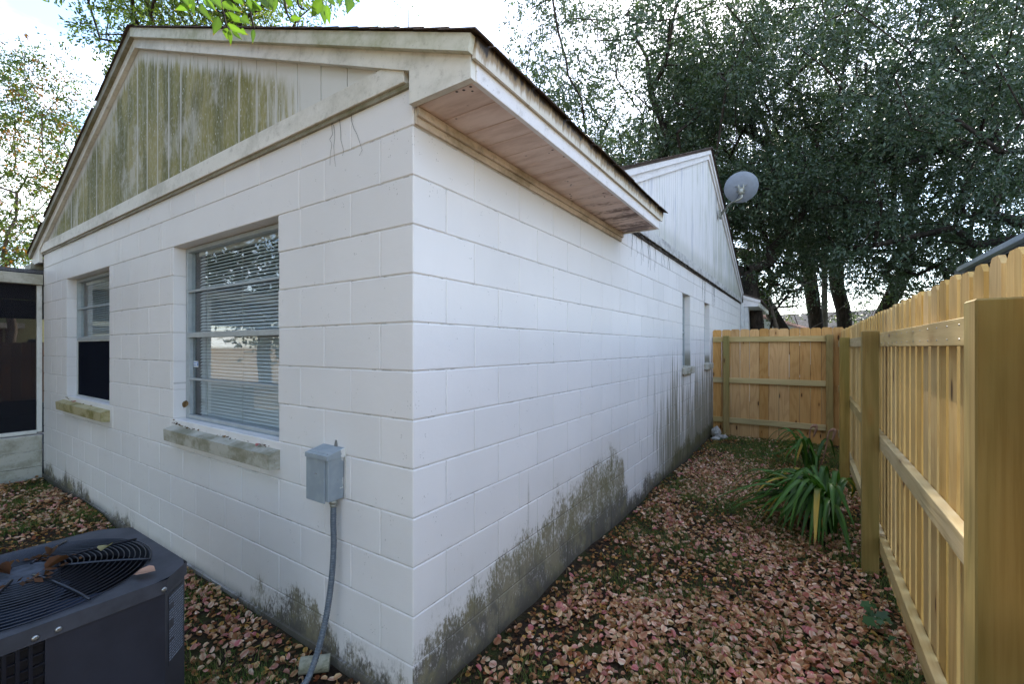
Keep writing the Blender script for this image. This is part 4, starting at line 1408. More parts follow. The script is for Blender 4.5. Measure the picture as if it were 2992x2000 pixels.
mb.build('roof', m_shingle_grey, nh)
mb = MB(); sl_ = (4.9-3.06)/4.2; cs_ = 1/math.hypot(1, sl_)
i = 0
while i < 26:
    s0 = i*.16; xx = 4.2+s0*cs_; zz = 3.06+s0*sl_*cs_
    ymax = 11.90-s0*cs_
    mb.add([(xx-.01, 3.5, zz+.004), (xx-.01, ymax, zz+.004), (xx-.01, ymax, zz+.024), (xx-.01, 3.5, zz+.024), (xx+.17*cs_, ymax-.15, zz+.17*sl_*cs_+.004), (xx+.17*cs_, 3.5, zz+.17*sl_*cs_+.004)], [(0, 1, 2, 3)[::-1], (3, 2, 4, 5)[::-1]])
    i += 1
mb.build('shingle_courses', m_shingle_grey, nh)
mb = MB(); mb.prism([(5.0, 3.45), (7.5, 4.75), (7.5, 3.4)], 'x', 5.4, 8.0); 
mb = MB(); mb.prism([(7.2, 3.5), (9.8, 3.5), (8.5, 4.25)], 'x', 5.3, 8.0); mb.build('dormer', m_grey_wall, nh); nh.location.z += .22

pole = MB(); p = W(2409, 1015, 19)
pole.tube([(p.x, p.y, 0), (p.x, p.y, 4.5), (p.x, p.y, 9.0)], [.125, .115, .10], 14)
o = pole.build('utility_pole', m_pole); tag(o, 'grey wooden utility pole between the tree trunks beyond the far fence', 'pole')

# ------------------------------------------------------------------ vegetation builders
def set_tint(me, cols_per_vertex):
    a = me.color_attributes.new('tint', 'FLOAT_COLOR', 'POINT')
    c = np.concatenate([cols_per_vertex, np.ones((len(cols_per_vertex), 1))], 1).astype(np.float32)
    a.data.foreach_set('color', c.ravel())
def np_mesh(name, v, q, mat, cols=None, smooth=False):
    me = bpy.data.meshes.new(name)
    me.vertices.add(len(v)); me.vertices.foreach_set('co', np.asarray(v, np.float32).ravel())
    k = q.shape[1]
    me.loops.add(q.size); me.loops.foreach_set('vertex_index', q.ravel().astype(np.int32))
    me.polygons.add(len(q)); me.polygons.foreach_set('loop_start', np.arange(0, q.size, k, dtype=np.int32)); me.polygons.foreach_set('loop_total', np.full(len(q), k, np.int32))
    if smooth: me.polygons.foreach_set('use_smooth', np.ones(len(q), bool))
    me.materials.append(mat); me.update()
    if cols is not None: set_tint(me, cols)
    return me
def unit(a): return a/np.maximum(1e-9, np.linalg.norm(a, axis=1, keepdims=True))
def leaf_cloud(centers, rad, per, size, seed, palette, droop=.3, flat=.42, aspect=.42):
    g = np.random.default_rng(seed)
    N = len(centers)*per
    c = np.repeat(centers, per, 0); rr = np.repeat(rad, per)
    # twigs: leaves strung on short rays within the clump so it reads as sprays
    tw = 14
    nt = len(centers)*max(1, per//tw)
    tc = np.repeat(centers, max(1, per//tw), 0); tr = np.repeat(rad, max(1, per//tw))
    d = unit(g.normal(size=(nt, 3))*np.array([1, 1, flat])+np.array([0, 0, -.15*droop]))
    t0 = tc+d*(tr*(g.random(nt)**.5)*.75)[:, None]
    ln = size*g.uniform(3.0, 6.0, nt)
    dd = unit(d+g.normal(size=(nt, 3))*.55+np.array([0, 0, -droop]))
    L = np.repeat(np.arange(nt), tw); s = g.random(len(L))
    p = t0[L]+dd[L]*(ln[L]*s)[:, None]+g.normal(size=(len(L), 3))*size*.35
    u = unit(dd[L]*.8+g.normal(size=(len(L), 3))*.75+np.array([0, 0, -.2]))
    w = unit(np.cross(u, g.normal(size=(len(L), 3))+np.array([0, 0, 1.2])))
    sz = size*g.uniform(.6, 1.25, len(L))
    a = p; b = p+u*(sz*.5)[:, None]+w*(sz*aspect*.5)[:, None]; e = p+u*sz[:, None]; f = p+u*(sz*.5)[:, None]-w*(sz*aspect*.5)[:, None]
    v = np.stack([a, b, e, f], 1).reshape(-1, 3)
    q = np.arange(len(v)).reshape(-1, 4)
    pal = np.array(palette)
    ci = g.choice(len(pal), nt, p=None)[L]
    col = pal[ci]*g.uniform(.75, 1.25, (len(L), 1))
    return v, q, np.repeat(col, 4, 0)
def skeleton(base, top, centers, mb, r0, seed, seg=6, wig=.12, minr=.012):
    """grow limbs from a trunk to every clump; radii by the pipe rule"""
    g = random.Random(seed)
    nodes = [Vector(base)]; par = [-1]
    nt = 5
    for i in range(1, nt+1):
        t = i/nt
        nodes.append(Vector(base).lerp(Vector(top), t)+Vector((g.uniform(-1, 1), g.uniform(-1, 1), 0))*wig*.6)
        par.append(len(nodes)-2)
    first = 2
    cs = sorted([Vector(c) for c in centers], key=lambda c: (c-Vector(top)).length)
    arr = np.array([tuple(n) for n in nodes])
    dist_root = [0]
    for i in range(1, len(nodes)): dist_root.append(dist_root[-1]+(nodes[i]-nodes[i-1]).length)
    for c in cs:
        A = np.array([tuple(n) for n in nodes[first:]]); dr = np.array(dist_root[first:])
        dv = np.array(c)-A; dl = np.linalg.norm(dv, axis=1)
        cost = dl+.25*dr + np.where(dv[:, 2] < -.3, .6, 0)
        j = int(np.argmin(cost))+first
        P = nodes[j]; Lc = (c-P).length
        steps = max(1, int(Lc/.8)); last = j
        for k in range(1, steps+1):
            t = k/steps
            q = P.lerp(c, t)+Vector((g.uniform(-1, 1), g.uniform(-1, 1), g.uniform(-.6, 1)))*wig*(0 if k == steps else 1)*min(1, Lc)
            nodes.append(q); par.append(last); dist_root.append(dist_root[last]+(q-nodes[last]).length); last = len(nodes)-1
    cnt = [0.0]*len(nodes); has = [False]*len(nodes)
    for i in range(len(nodes)-1, 0, -1):
        if not has[i]: cnt[i] += 1
        cnt[par[i]] += cnt[i]; has[par[i]] = True
    tot = max(cnt)
    rd = [max(minr, r0*(c/tot)**.60) for c in cnt]
    for i in range(1, len(nodes)):
        a, b = nodes[par[i]], nodes[i]
        ra = rd[i] if par[i] > 0 else rd[i]*1.25
        ra = min(rd[par[i]], rd[i]*1.25)
        mb.tube([a, b], [ra, rd[i]], seg if rd[i] > .05 else 4, caps=False)
    return nodes
def crown_points(n, center, radii, seed, shell=.35, cutlow=None, jitter=None, clump=0):
    g = np.random.default_rng(seed)
    out = []
    c = np.array(center); r = np.array(radii)
    while len(out) < n:
        d = unit(g.normal(size=(1, 3)))[0]; t = (shell+(1-shell)*g.random())**.6
        bump = .78+.44*float(value_noise(d[0]*2.2+seed, d[1]*2.2+d[2]*1.7, seed, 1.0))
        p = c+d*r*t*bump
        if cutlow is not None and p[2] < cutlow+g.uniform(-.3, .3): continue
        out.append(p)
    return np.array(out)
DARKG = [(.036, .060, .022), (.046, .072, .028), (.060, .088, .042), (.044, .068, .034), (.074, .100, .058)]
MIDG = [(.060, .095, .022), (.085, .125, .028), (.045, .075, .020), (.11, .14, .03)]
def tree(name, label, base, top, crown, n, r0, leaf, per, crad, seed, pal, cat='tree', group=None, bk=None, lm=None, cutlow=None, shell=.35, droop=.3, trunks=None, extra=None, wig=.14, minr=.012, aspect=.42):
    e = empty(name, base, label, cat, group)
    pts = crown_points(n, crown[0], crown[1], seed, shell, cutlow)
    if extra is not None: pts = np.concatenate([pts, np.array(extra)])
    mb = MB(); bases = trunks or [(base, top)]
    for i, (b_, t_) in enumerate(bases):
        sub = pts[i::len(bases)] if len(bases) > 1 else pts
        if len(bases) > 1:
            # nearest trunk top owns the clump
            tops = np.array([tuple(t) for _, t in bases])
            own = np.argmin(np.linalg.norm(pts[:, None, :]-tops[None], axis=2), 1)
            sub = pts[own == i]
        if len(sub): skeleton(b_, t_, sub, mb, r0, seed+i, wig=wig, minr=minr)
    mb.build('trunk', bk or m_bark, e)
    g = np.random.default_rng(seed+50)
    rad = crad*g.uniform(.7, 1.3, len(pts))
    v, q, col = leaf_cloud(pts, rad, per, leaf, seed+9, pal, droop, aspect=aspect)
    me = np_mesh('crown', v, q, lm or m_leaf, col)
    o = link('crown', me, e)
    return e

# ---- the large trees beyond the house and fence
p = W(1850, 1015, 15)
tree('oak_tree', 'tall forked tree with open crown rising behind the roof ridge', (p.x, p.y, 0), (p.x, p.y, 3.6),
     ((p.x-1.2, p.y, 9.6), (5.6, 4.2, 6.8)), 210, .24, .125, 430, .95, 11, [(.045, .075, .040), (.06, .09, .045), (.075, .11, .055), (.055, .08, .05)], cutlow=4.6, shell=.3,
     trunks=[((p.x-.3, p.y, 0), (p.x-1.3, p.y, 5.2)), ((p.x+.3, p.y, 0), (p.x+.9, p.y+.3, 5.0)), ((p.x, p.y+.3, 0), (p.x-.2, p.y+.5, 6.4))])
p = W(2420, 1015, 17); c = W(2330, 1015, 15.5)
tree('oak_tree', 'huge dark oak with many leaning trunks beyond the far fence', (p.x, p.y, 0), (p.x, p.y, 4),
     ((c.x, c.y, 9.4), (5.6, 5.0, 6.4)), 270, .24, .115, 420, .95, 23, DARKG, cutlow=3.7, shell=.35,
     trunks=[((p.x-.5, p.y, 0), (p.x-2.6, p.y+.3, 4.4)), ((p.x-.1, p.y+.2, 0), (p.x-.6, p.y, 5.0)), ((p.x+.6, p.y, 0), (p.x+.3, p.y+.4, 4.8)), ((p.x+.9, p.y-.2, 0), (p.x+2.2, p.y-.5, 4.6))])
c = W(2500, 600, 10.5)
tree('oak_tree', 'near oak with silvery low boughs hanging over the right fence', (c.x+4.6, c.y+1.5, 0), (c.x+3.6, c.y+1.2, 4.0),
     ((c.x+.6, c.y+.6, 6.4), (4.2, 3.6, 3.6)), 190, .15, .09, 460, .75, 31, [(.042, .068, .036), (.056, .084, .048), (.070, .102, .062), (.038, .062, .028)], cutlow=3.1, shell=.3, droop=.6)
c = W(2120, 600, 12)
tree('oak_tree', 'dark bushy oak crown directly behind the satellite dish', (c.x+.8, c.y+1.0, 0), (c.x+.5, c.y+.6, 3.6),
     ((c.x+.4, c.y+1.0, 7.4), (2.9, 2.8, 4.4)), 110, .18, .095, 430, .75, 37, DARKG, cutlow=3.8, shell=.3)
p = W(2180, 1015, 27)
tree('oak_tree', 'tallest oak closing the view behind the other trees', (p.x, p.y, 0), (p.x, p.y, 6),
     ((p.x, p.y, 13.5), (8.5, 6, 8.5)), 190, .40, .18, 320, 1.5, 41, DARKG, cutlow=5.5, shell=.3)
p = W(2700, 1015, 13.5)
tree('oak_tree', 'dense oak filling the gap above the middle of the right fence', (p.x+1.2, p.y+.6, 0), (p.x+.8, p.y+.4, 3.4),
     ((p.x, p.y, 6.2), (3.4, 3.0, 3.6)), 150, .18, .10, 420, .80, 97, DARKG, cutlow=2.9, shell=.3, droop=.5)
p = W(2880, 1015, 16)
tree('oak_tree', 'green oak at the right edge behind the neighbouring house', (p.x, p.y, 0), (p.x, p.y, 4),
     ((p.x, p.y, 8.8), (4.6, 4.6, 6.6)), 140, .22, .115, 360, .95, 43, MIDG+DARKG, cutlow=2.6, shell=.35)
# undergrowth seen under the crowns
p = W(2560, 1015, 22)
tree('shrub', 'yellow green thicket behind the trunks beyond the far fence', (p.x, p.y, 0), (p.x, p.y, 1.2), ((p.x, p.y, 2.4), (5.5, 1.5, 2.6)), 60, .10, .12, 150, .7, 47, MIDG, cat='shrub', cutlow=.5)
p = W(2215, 1015, 12.5)
tree('crape_myrtle', 'thin stemmed shrub with light green leaves just past the far fence', (p.x, p.y, 0), (p.x, p.y, .9), ((p.x, p.y, 3.05), (.85, .6, .65)), 26, .035, .085, 42, .26, 53, MIDG, cat='shrub', cutlow=2.4, wig=.10, minr=.010, bk=m_bark,
     trunks=[((p.x-.05, p.y, 0), (p.x-.2, p.y, 1.7)), ((p.x+.05, p.y, 0), (p.x+.25, p.y, 1.7))])
p = W(2300, 1015, 12)
tree('small_tree', 'bare crooked twiggy tree reaching across the gap under the oaks', (p.x-.3, p.y, 0), (p.x-.2, p.y, 1.6), ((p.x+.8, p.y, 3.0), (1.7, .8, .8)), 34, .045, .06, 16, .30, 59, MIDG, cat='tree', cutlow=2.2, bk=m_twig, wig=.16, minr=.008)

# ---- trees on the left
p = W(40, 1015, 11)
AUT = [(.10, .15, .025), (.08, .12, .02), (.06, .10, .02), (.07, .11, .022), (.15, .18, .04), (.28, .12, .02), (.05, .08, .018), (.09, .13, .03)]
tree('small_tree', 'sparse fine twigged tree turning yellow above the porch', (p.x-.5, p.y, 0), (p.x-.3, p.y, 3.2), ((p.x-.3, p.y+.2, 5.9), (2.9, 2.2, 3.6)), 430, .09, .080, 126, .42, 61, AUT, bk=m_twig, lm=m_leaf_bright, shell=.25, wig=.22, minr=.007, cutlow=2.8)
p = W(560, 1015, 11.5)
tree('small_tree', 'sunlit yellow green tree leaning over the front roof ridge', (p.x-1.0, p.y+1.0, 0), (p.x-.6, p.y+.5, 6.0), ((p.x+.3, p.y, 10.6), (4.2, 2.4, 2.7)), 200, .20, .10, 240, .60, 67, [(.10, .15, .02), (.06, .095, .015), (.15, .19, .03), (.045, .07, .016)], lm=m_leaf_bright, shell=.2, wig=.2, minr=.012)
p = W(1172, 1015, 19)
tree('small_tree', 'thin distant treetop just over the middle of the roof', (p.x, p.y, 0), (p.x, p.y, 11), ((p.x, p.y, 13.8), (1.3, 1.2, 2.1)), 26, .12, .12, 60, .45, 71, MIDG, lm=m_leaf_bright, minr=.012)
# ---- trees behind the camera: they shade the front wall and show in the window glass
for i, (x, y, h) in enumerate(((-9, -8.5, 10.5), (1.0, -10, 12), (-15, -7, 10), (-3.6, -6.4, 10.5))):
    tree('yard_tree', ('rounded tree in the yard reflected in the windows, left one', 'rounded tree in the yard reflected in the windows, right one', 'rounded tree farthest left in the yard', 'rounded tree closest behind the viewpoint with a leafy twig reaching forward')[i],
         (x, y, 0), (x, y, 3), ((x, y, h*.60), (4.0, 3.2, h*.46)), 80, .22, .24, 200, 1.2, 80+i, DARKG, group='trees in the yard behind the viewpoint')

tree('unseen_hedge', 'long clipped hedge put in to cover bright sky in the window reflections', (-5, -13.5, 0), (-5, -13.5, .6), ((-5, -13.5, 2.3), (13, .8, 2.6)), 190, .06, .20, 160, .9, 91, MIDG, cat='unseen_hedge')  # unseen leaf mass, added to cover bright sky reflected in the window glass
# ---- foreground branch with pointed leaves
def big_leaf(b, t, wid, curl, seed):
    """pointed leaf with a folded midrib; b base, t tip"""
    b, t = Vector(b), Vector(t); d = t-b; L = d.length; d.normalize()
    r = random.Random(seed)
    view = (CAM-b).normalized()
    side = d.cross(view).normalized(); nrm = side.cross(d).normalized()
    side = (side*math.cos(curl)+nrm*math.sin(curl)).normalized(); nrm = side.cross(d).normalized()
    mb = MB(); vs = []; N = 12
    prof = [0, .38, .68, .9, 1, .98, .88, .74, .58, .42, .27, .13, 0]
    for i in range(N+1):
        s_ = i/N; w_ = wid*prof[i]*(1+.06*(i % 2))
        c_ = b+d*(L*s_)-nrm*(.10*L*(s_-.4)**2)
        vs += [c_+side*w_+nrm*w_*.35, c_, c_-side*w_+nrm*w_*.35]
    fs = [(i*3+k, (i+1)*3+k, (i+1)*3+k+1, i*3+k+1) for i in range(N) for k in (0, 1)]
    mb.add(vs, fs, 0, True)
    me = mb.mesh('leaf', m_leaf_bright)
    base = np.array((.085, .150, .020))*r.uniform(.75, 1.3)
    cols = np.tile(base, (len(vs), 1)); cols[1::3] *= 1.35
    cols[-6:] = cols[-6:]*.3+np.array((.30, .16, .04))*.7*r.uniform(.4, 1)
    set_tint(me, cols)
    return me
hb = empty('hanging_branch', (-.9, -.5, 3.2), 'leafy twigs with pointed bright green leaves hanging into the top edge', 'branch')
A = [((1320, 30), (1195, 70), .5), ((1360, 20), (1460, 150), .5), ((1395, -10), (1490, 78), .6), ((1500, 110), (1465, 245), .7), ((1545, 88), (1722, 165), .55), ((1520, 15), (1665, 82), .7),
     ((1552, 163), (1707, 240), .45), ((1560, 190), (1560, 275), .6), ((1576, 200), (1586, 318), .35), ((1590, 212), (1668, 276), .35), ((1700, -10), (1752, 112), .5), ((1712, 0), (1815, 72), .5),
     ((1795, -20), (1862, 62), .6), ((1742, 195), (1735, 305), .35), ((1300, -30), (1335, 110), .6), ((1440, -40), (1530, 60), .8), ((1600, -50), (1680, 40), .8), ((1250, -40), (1300, 50), .5), ((1850, -30), (1875, 70), .4), ((1540, 60), (1475, 30), .5)]
B = [((565, -5), (490, 122), .75), ((572, 20), (588, 178), .7), ((598, 30), (622, 175), .6), ((615, -10), (656, 42), .5), ((688, -20), (690, 42), .5), ((765, -15), (738, 96), .8), ((352, 122), (436, 125), .4), ((340, 122), (382, 166), .35),
     ((352, -5), (332, 45), .6), ((205, -10), (214, 75), .7), ((150, -20), (205, 62), .6), ((60, 10), (165, 70), .7), ((5, 118), (76, 165), .7), ((10, 200), (56, 240), .5), ((800, -15), (830, 18), .3), ((400, -15), (430, 40), .2), ((255, -15), (235, 95), .4)]
hb_r = random.Random(12)
leafpts = []
for lst, ox in ((A, 0), (B, 700)):
    for k, (b_, t_, wd_) in enumerate(lst):
        dep = 1.62+hb_r.uniform(-.10, .10)
        pb = W(ox+b_[0]/2.351, b_[1]/2.351, dep); pt = W(ox+t_[0]/2.351, t_[1]/2.351, dep+hb_r.uniform(-.03, .03))
        me = big_leaf(pb, pt, .0135*wd_/.6, hb_r.uniform(-.5, .5), k+ox)
        link('leaf', me, hb); leafpts.append(pb)
tw = MB()
stems = [[(1500, -120), (1510, 0), (1535, 85), (1552, 165), (1580, 215)], [(1700, -150), (1698, -40), (1715, 60), (1745, 200)], [(1320, -150), (1345, -40), (1360, 20)],
         [(1645+560, -160), (1645+562, -40), (1645+570, 20)], [(1645+690, -160), (1645+690, -40)], [(1645+765, -160), (1645+768, -20)], [(1645+300, -160), (1645+320, 60), (1645+345, 120)], [(1645+180, -160), (1645+180, -20)], [(1645+400, -160), (1645+402, 20), (1645+440, 65)]]
topz = 3.15; limb_pts = []
for st in stems:
    pts = [W(x/2.351, y/2.351, 1.62) for x, y in st]
    start = pts[0]+Vector((0, -.02, .34)); pts = [start]+pts; limb_pts.append(start)
    tw.tube(catmull(pts, 4), [.0035]*(len(catmull(pts, 4))), 5)
limb_pts.sort(key=lambda v: v.x)
limb = [Vector((-3.6, -6.3, 3.1)), Vector((-3.3, -4.8, 3.9)), Vector((-2.8, -3.0, 3.7)), Vector((-1.9, -1.4, 3.35))]+limb_pts
tw.tube(catmull(limb, 5), [max(.012, .09*(1-i/len(catmull(limb, 5))*1.1)) for i in range(len(catmull(limb, 5)))], 7)
tw.build('stem', m_bark, hb)

# ------------------------------------------------------------------ strap leaved plants by the fence
def strap_plant(base, n, seed, hgt, spread, label, dried=1, avoid=None):
    e = empty('strap_leaf_plant', base, label, 'plant', 'strap leaved plants along the fence')
    r = random.Random(seed)
    for i in range(n):
        th = r.uniform(0, 2*math.pi)
        # favour the open side away from the fence
        if math.cos(th) > .35: th = math.pi-th+r.uniform(-.6, .6)
        L = r.uniform(.60, 1.05)*spread; H = hgt*r.uniform(.45, 1.0); wd = r.uniform(.012, .020)
        d = Vector((math.cos(th), math.sin(th), 0)); L *= (1 if math.sin(th) > -.3 else .72); s_ = Vector((-d.y, d.x, 0))
        b0 = Vector(base)+Vector((r.uniform(-.09, .05), r.uniform(-.12, .12), 0))
        ctr = [b0, b0+d*L*.13+Vector((0, 0, H*.62)), b0+d*L*.45+Vector((0, 0, H*r.uniform(.95, 1.05))), b0+d*L*.85+Vector((0, 0, H*r.uniform(.65, .95))), b0+d*L*1.15+Vector((0, 0, H*r.uniform(.15, .65)))]
        for c_ in ctr:
            if c_.x > 1.70: c_.x = 1.70-r.uniform(0, .03)
            c_.z = max(c_.z, .015)
        P = catmull(ctr, 5); N = len(P); vs = []; tws = r.uniform(-.5, .5)
        for k, p in enumerate(P):
            t = k/(N-1); w_ = wd*min(1, .55+t*1.8)*(1-max(0, (t-.55)/.45)**1.8)+.001
            sd = (s_+Vector((0, 0, tws*t))).normalized()
            up = Vector((0, 0, 1))
            vs += [p+sd*w_+up*w_*.45, p, p-sd*w_+up*w_*.45]
        fs = [(k*3+j, (k+1)*3+j, (k+1)*3+j+1, k*3+j+1) for k in range(N-1) for j in (0, 1)]
        mb = MB(); mb.add(vs, fs, 0, True); me = mb.mesh('leaf', m_strap)
        g = r.uniform(.7, 1.3)
        col = np.tile(np.array((.042, .098, .014))*g, (len(vs), 1)); col[1::3] *= 1.4
        if r.random() < (.10 if n > 30 else .45):
            yl = r.uniform(.55, .85)
            for k in range(N):
                t = k/(N-1)
                if t > yl-.15:
                    f = min(1, (t-yl+.15)/.2); c2 = np.array((.45, .30, .05)) if t < .95 else np.array((.22, .10, .04))
                    col[k*3:k*3+3] = col[k*3:k*3+3]*(1-f)+c2*f
        set_tint(me, col)
        link('leaf', me, e)
    for k in range(dried):
        a = Vector(base)+Vector((r.uniform(-.15, .05), r.uniform(-.1, .15), 0)); t = a+Vector((r.uniform(-.05, .12), 0, hgt*r.uniform(1.0, 1.12)))
        mb = MB(); mb.tube(catmull([a, a.lerp(t, .5)+Vector((.02, .02, 0)), t, t+Vector((.06, .0, .03)), t+Vector((.03, 0, -.10))], 4), [.008]*9+[.012, .018, .022, .02, .018, .014, .01, .006], 6)
        me = mb.mesh('dried_stalk', m_litter); set_tint(me, np.tile(np.array((.34, .20, .14)), (len(me.vertices), 1)))
        link('dried_stalk', me, e)
    return e
strap_plant((1.49, 3.10, 0), 120, 5, .48, .70, 'large clump of arching strap leaves beside the middle fence post', 0)
strap_plant((1.42, 5.15, 0), 24, 8, .47, .50, 'smaller strap leaf clump with dried stalks in the far fence corner', 2)
# ---- low weed by the fence near the camera
wd = empty('weed', (1.70, 1.72, 0), 'small lobed weed at the fence foot in the lower right', 'plant')
r = random.Random(9)
for i in range(16):
    a = r.uniform(0, 6.28); rr_ = r.uniform(.02, .13); c_ = Vector((1.66+math.cos(a)*rr_*.6, 1.72+math.sin(a)*rr_*1.4, r.uniform(.03, .12)))
    mb = MB(); s_ = r.uniform(.018, .034); tl = Vector((r.uniform(-.5, .5), r.uniform(-.9, -.1), 1)).normalized(); u = tl.cross(Vector((1, 0, 0))).normalized(); v_ = tl.cross(u)
    n_ = 10; vs = [c_]+[c_+(u*math.cos(6.283*k/n_)+v_*math.sin(6.283*k/n_))*s_*(1 if k % 2 else .66) for k in range(n_)]
    mb.add(vs, [(0, 1+k, 1+(k+1) % n_) for k in range(n_)]); mb.tube([c_, Vector((1.67, 1.72, 0))], .0015, 4)
    me = mb.mesh('leaf', m_strap); set_tint(me, np.tile(np.array((.045, .10, .03))*r.uniform(.7, 1.3), (len(me.vertices), 1))); link('leaf', me, wd)

# ------------------------------------------------------------------ stones at the foot of the side wall
def rock(name, c, s_, seed, label):
    g = np.random.default_rng(seed); mb = MB(); import bmesh
    bm = bmesh.new(); bmesh.ops.create_icosphere(bm, subdivisions=2, radius=1)
    for v in bm.verts:
        n_ = Vector(v.co); k = 1+.28*(float(value_noise(n_.x*1.7+seed, n_.y*1.7+n_.z, seed, 1.))-.5)*2+g.uniform(-.07, .07)
        v.co = Vector((n_.x*s_[0], n_.y*s_[1], n_.z*s_[2]))*k
    me = bpy.data.meshes.new(name); bm.to_mesh(me); bm.free(); me.materials.append(m_stone)
    o = link(name, me); o.location = c; tag(o, label, 'stone', 'stones at the foot of the side wall')
rock('stone', (.10, 6.70, .09), (.085, .09, .10), 1, 'largest pale stone leaning on the wall by the far fence')
rock('stone', (.20, 6.62, .035), (.09, .07, .045), 2, 'flat pale stone lying right of the largest one')
rock('stone', (.13, 6.52, .02), (.07, .05, .03), 3, 'small low stone in front of the largest pale stone')

# ------------------------------------------------------------------ dead vine tendrils under the friezes
def tendril(start, plane, n, seed, name='dried_vine', label='', L=.35):
    r = random.Random(seed); mb = MB()
    for i in range(n):
        p = Vector(start)+(Vector((r.uniform(-.12, .12), 0, 0)) if plane == 'y' else Vector((0, r.uniform(-.15, .15), 0)))
        pts = [p.copy()]
        for k in range(6):
            st = Vector((r.uniform(-.025, .025), 0, -L/6*r.uniform(.4, 1.2))) if plane == 'y' else Vector((0, r.uniform(-.03, .03), -L/6*r.uniform(.3, 1.2)))
            p = p+st; pts.append(p.copy())
        mb.tube(pts, [.0013, .0012, .0011, .001, .0009, .0008, .0005], 4)
    o = mb.build(name, m_bark); tag(o, label, 'vine', 'dead vine tendrils clinging to the walls')
tendril((-.48, -.006, 2.59), 'y', 4, 3, label='dead vine tendrils under the front frieze near the corner', L=.26)
for i, y in enumerate((2.9, 3.35, 3.9, 6.2, 7.0)):
    tendril((.007, y, 2.58), 'x', 5, 20+i, label=('dead vine tendrils under the side frieze nearest the eave', 'second clump of dead tendrils under the side frieze', 'middle clump of dead tendrils left of the narrow window', 'dead tendrils above the second narrow window', 'dead tendrils beyond the second narrow window')[i], L=(.30, .36, .22, .5, .5)[i])
mb = MB(); r = random.Random(77)
y = 2.35
while y < 10.5:
    z = 2.582+r.uniform(-.012, .02); L_ = r.uniform(.05, .2)
    mb.tube([(.018+r.uniform(0, .012), y, z), (.02+r.uniform(0, .014), y+L_*.5, z+r.uniform(-.02, .02)), (.018, y+L_, z+r.uniform(-.02, .02))], [.003, .0035, .002], 4); y += r.uniform(.012, .05)
o = mb.build('vine_debris', m_bark, sg, kind='stuff')

# ------------------------------------------------------------------ ground litter, brown leaves, grass
def litter_template():
    # papery rounded bract, folded along the midrib: 2 halves of 4-gon fans
    P = np.array([(0, 0, 0), (0, 1, 0), (.34, .22, 1), (.46, .55, 1), (.28, .88, 1), (-.34, .22, 1), (-.46, .55, 1), (-.28, .88, 1)], float)
    F = [(0, 2, 3, 1), (3, 4, 1, 1), (0, 1, 6, 5), (6, 1, 7, 7)]
    return P, F
def scatter(name, label, cat, xy, size, seed, pal, fold, tilt, lift, mat, gain=1.0):
    g = np.random.default_rng(seed); N = len(xy)
    th = g.uniform(0, 2*np.pi, N); sz = size*g.uniform(.6, 1.25, N); fo = g.uniform(*fold, N)
    P = np.array([(0, 0), (0, 1), (.33, .12), (.48, .50), (.33, .86), (-.33, .12), (-.48, .50), (-.33, .86)])
    side = np.abs(P[:, 0])
    loc = np.zeros((N, 8, 3))
    loc[:, :, 0] = P[None, :, 0]*np.cos(fo)[:, None]
    loc[:, :, 1] = P[None, :, 1]-.5
    loc[:, :, 2] = side[None]*np.sin(fo)[:, None] - .18*(P[None, :, 1]-.5)**2*4*g.uniform(-.6, 1, N)[:, None]*.5
    loc *= sz[:, None, None]
    # tilt about random axis
    ax = unit(np.stack([g.normal(size=N), g.normal(size=N), np.zeros(N)], 1)); an = g.normal(size=N)*tilt
    flip = g.random(N) < .35; an = np.where(flip, an+np.pi, an)
    c, s_ = np.cos(an)[:, None, None], np.sin(an)[:, None, None]
    A3 = np.repeat(ax[:, None], 8, 1)
    dot = (loc*A3).sum(-1, keepdims=True)
    rot = loc*c+np.cross(A3, loc)*s_+A3*dot*(1-c)
    cz, sz_ = np.cos(th)[:, None], np.sin(th)[:, None]
    X = rot[..., 0]*cz-rot[..., 1]*sz_; Y = rot[..., 0]*sz_+rot[..., 1]*cz
    Z = rot[..., 2]; Z = Z-Z.min(1, keepdims=True)
    v = np.stack([X+xy[:, 0:1], Y+xy[:, 1:2], Z+ground_z(xy[:, 0], xy[:, 1])[:, None]+lift*g.random(N)[:, None]], -1).reshape(-1, 3)
    base = (np.arange(N)*8)[:, None]
    # two quads per half
    F = np.array([(0, 2, 3, 1), (3, 4, 1, 1)])
    tri = np.array([(0, 2, 1), (2, 3, 1), (3, 4, 1), (0, 1, 5), (5, 1, 6), (6, 1, 7)])
    q = (base[:, :, None]+tri[None]).reshape(-1, 3)
    pal = np.array(pal)*gain; w = g.choice(len(pal), N); col = pal[w]*g.uniform(.8, 1.2, (N, 1))
    C = np.repeat(col[:, None], 8, 1)
    C[:, 0:2] *= np.array((.80, .50, .48))          # darker midrib
    C[:, 3] *= 1.1; C[:, 6] *= 1.1
    me = np_mesh(name, v, q, mat, C.reshape(-1, 3))
    o = link(name, me); tag(o, label, cat, kind='stuff')
    return o
def region_points(n, seed, dens):
    g = np.random.default_rng(seed); out = []
    boxes = [((.03, 1.86), (-1.0, 7.0), 1.0), ((-6.0, .05), (-2.2, -.03), .9)]
    tot = sum((b[0][1]-b[0][0])*(b[1][1]-b[1][0])*b[2] for b in boxes)
    for (bx, by, k) in boxes:
        m_ = int(n*(bx[1]-bx[0])*(by[1]-by[0])*k/tot*1.0)
        x = g.uniform(*bx, m_*3); y = g.uniform(*by, m_*3)
        d = dens(x, y); keep = g.random(m_*3) < d
        x, y = x[keep][:m_], y[keep][:m_]; out.append(np.stack([x, y], 1))
    P = np.concatenate(out)
    inac = (P[:, 0] > AX0-.06) & (P[:, 0] < AX1+.06) & (P[:, 1] > AY0-.06) & (P[:, 1] < AY1+.06)
    return P[~inac]
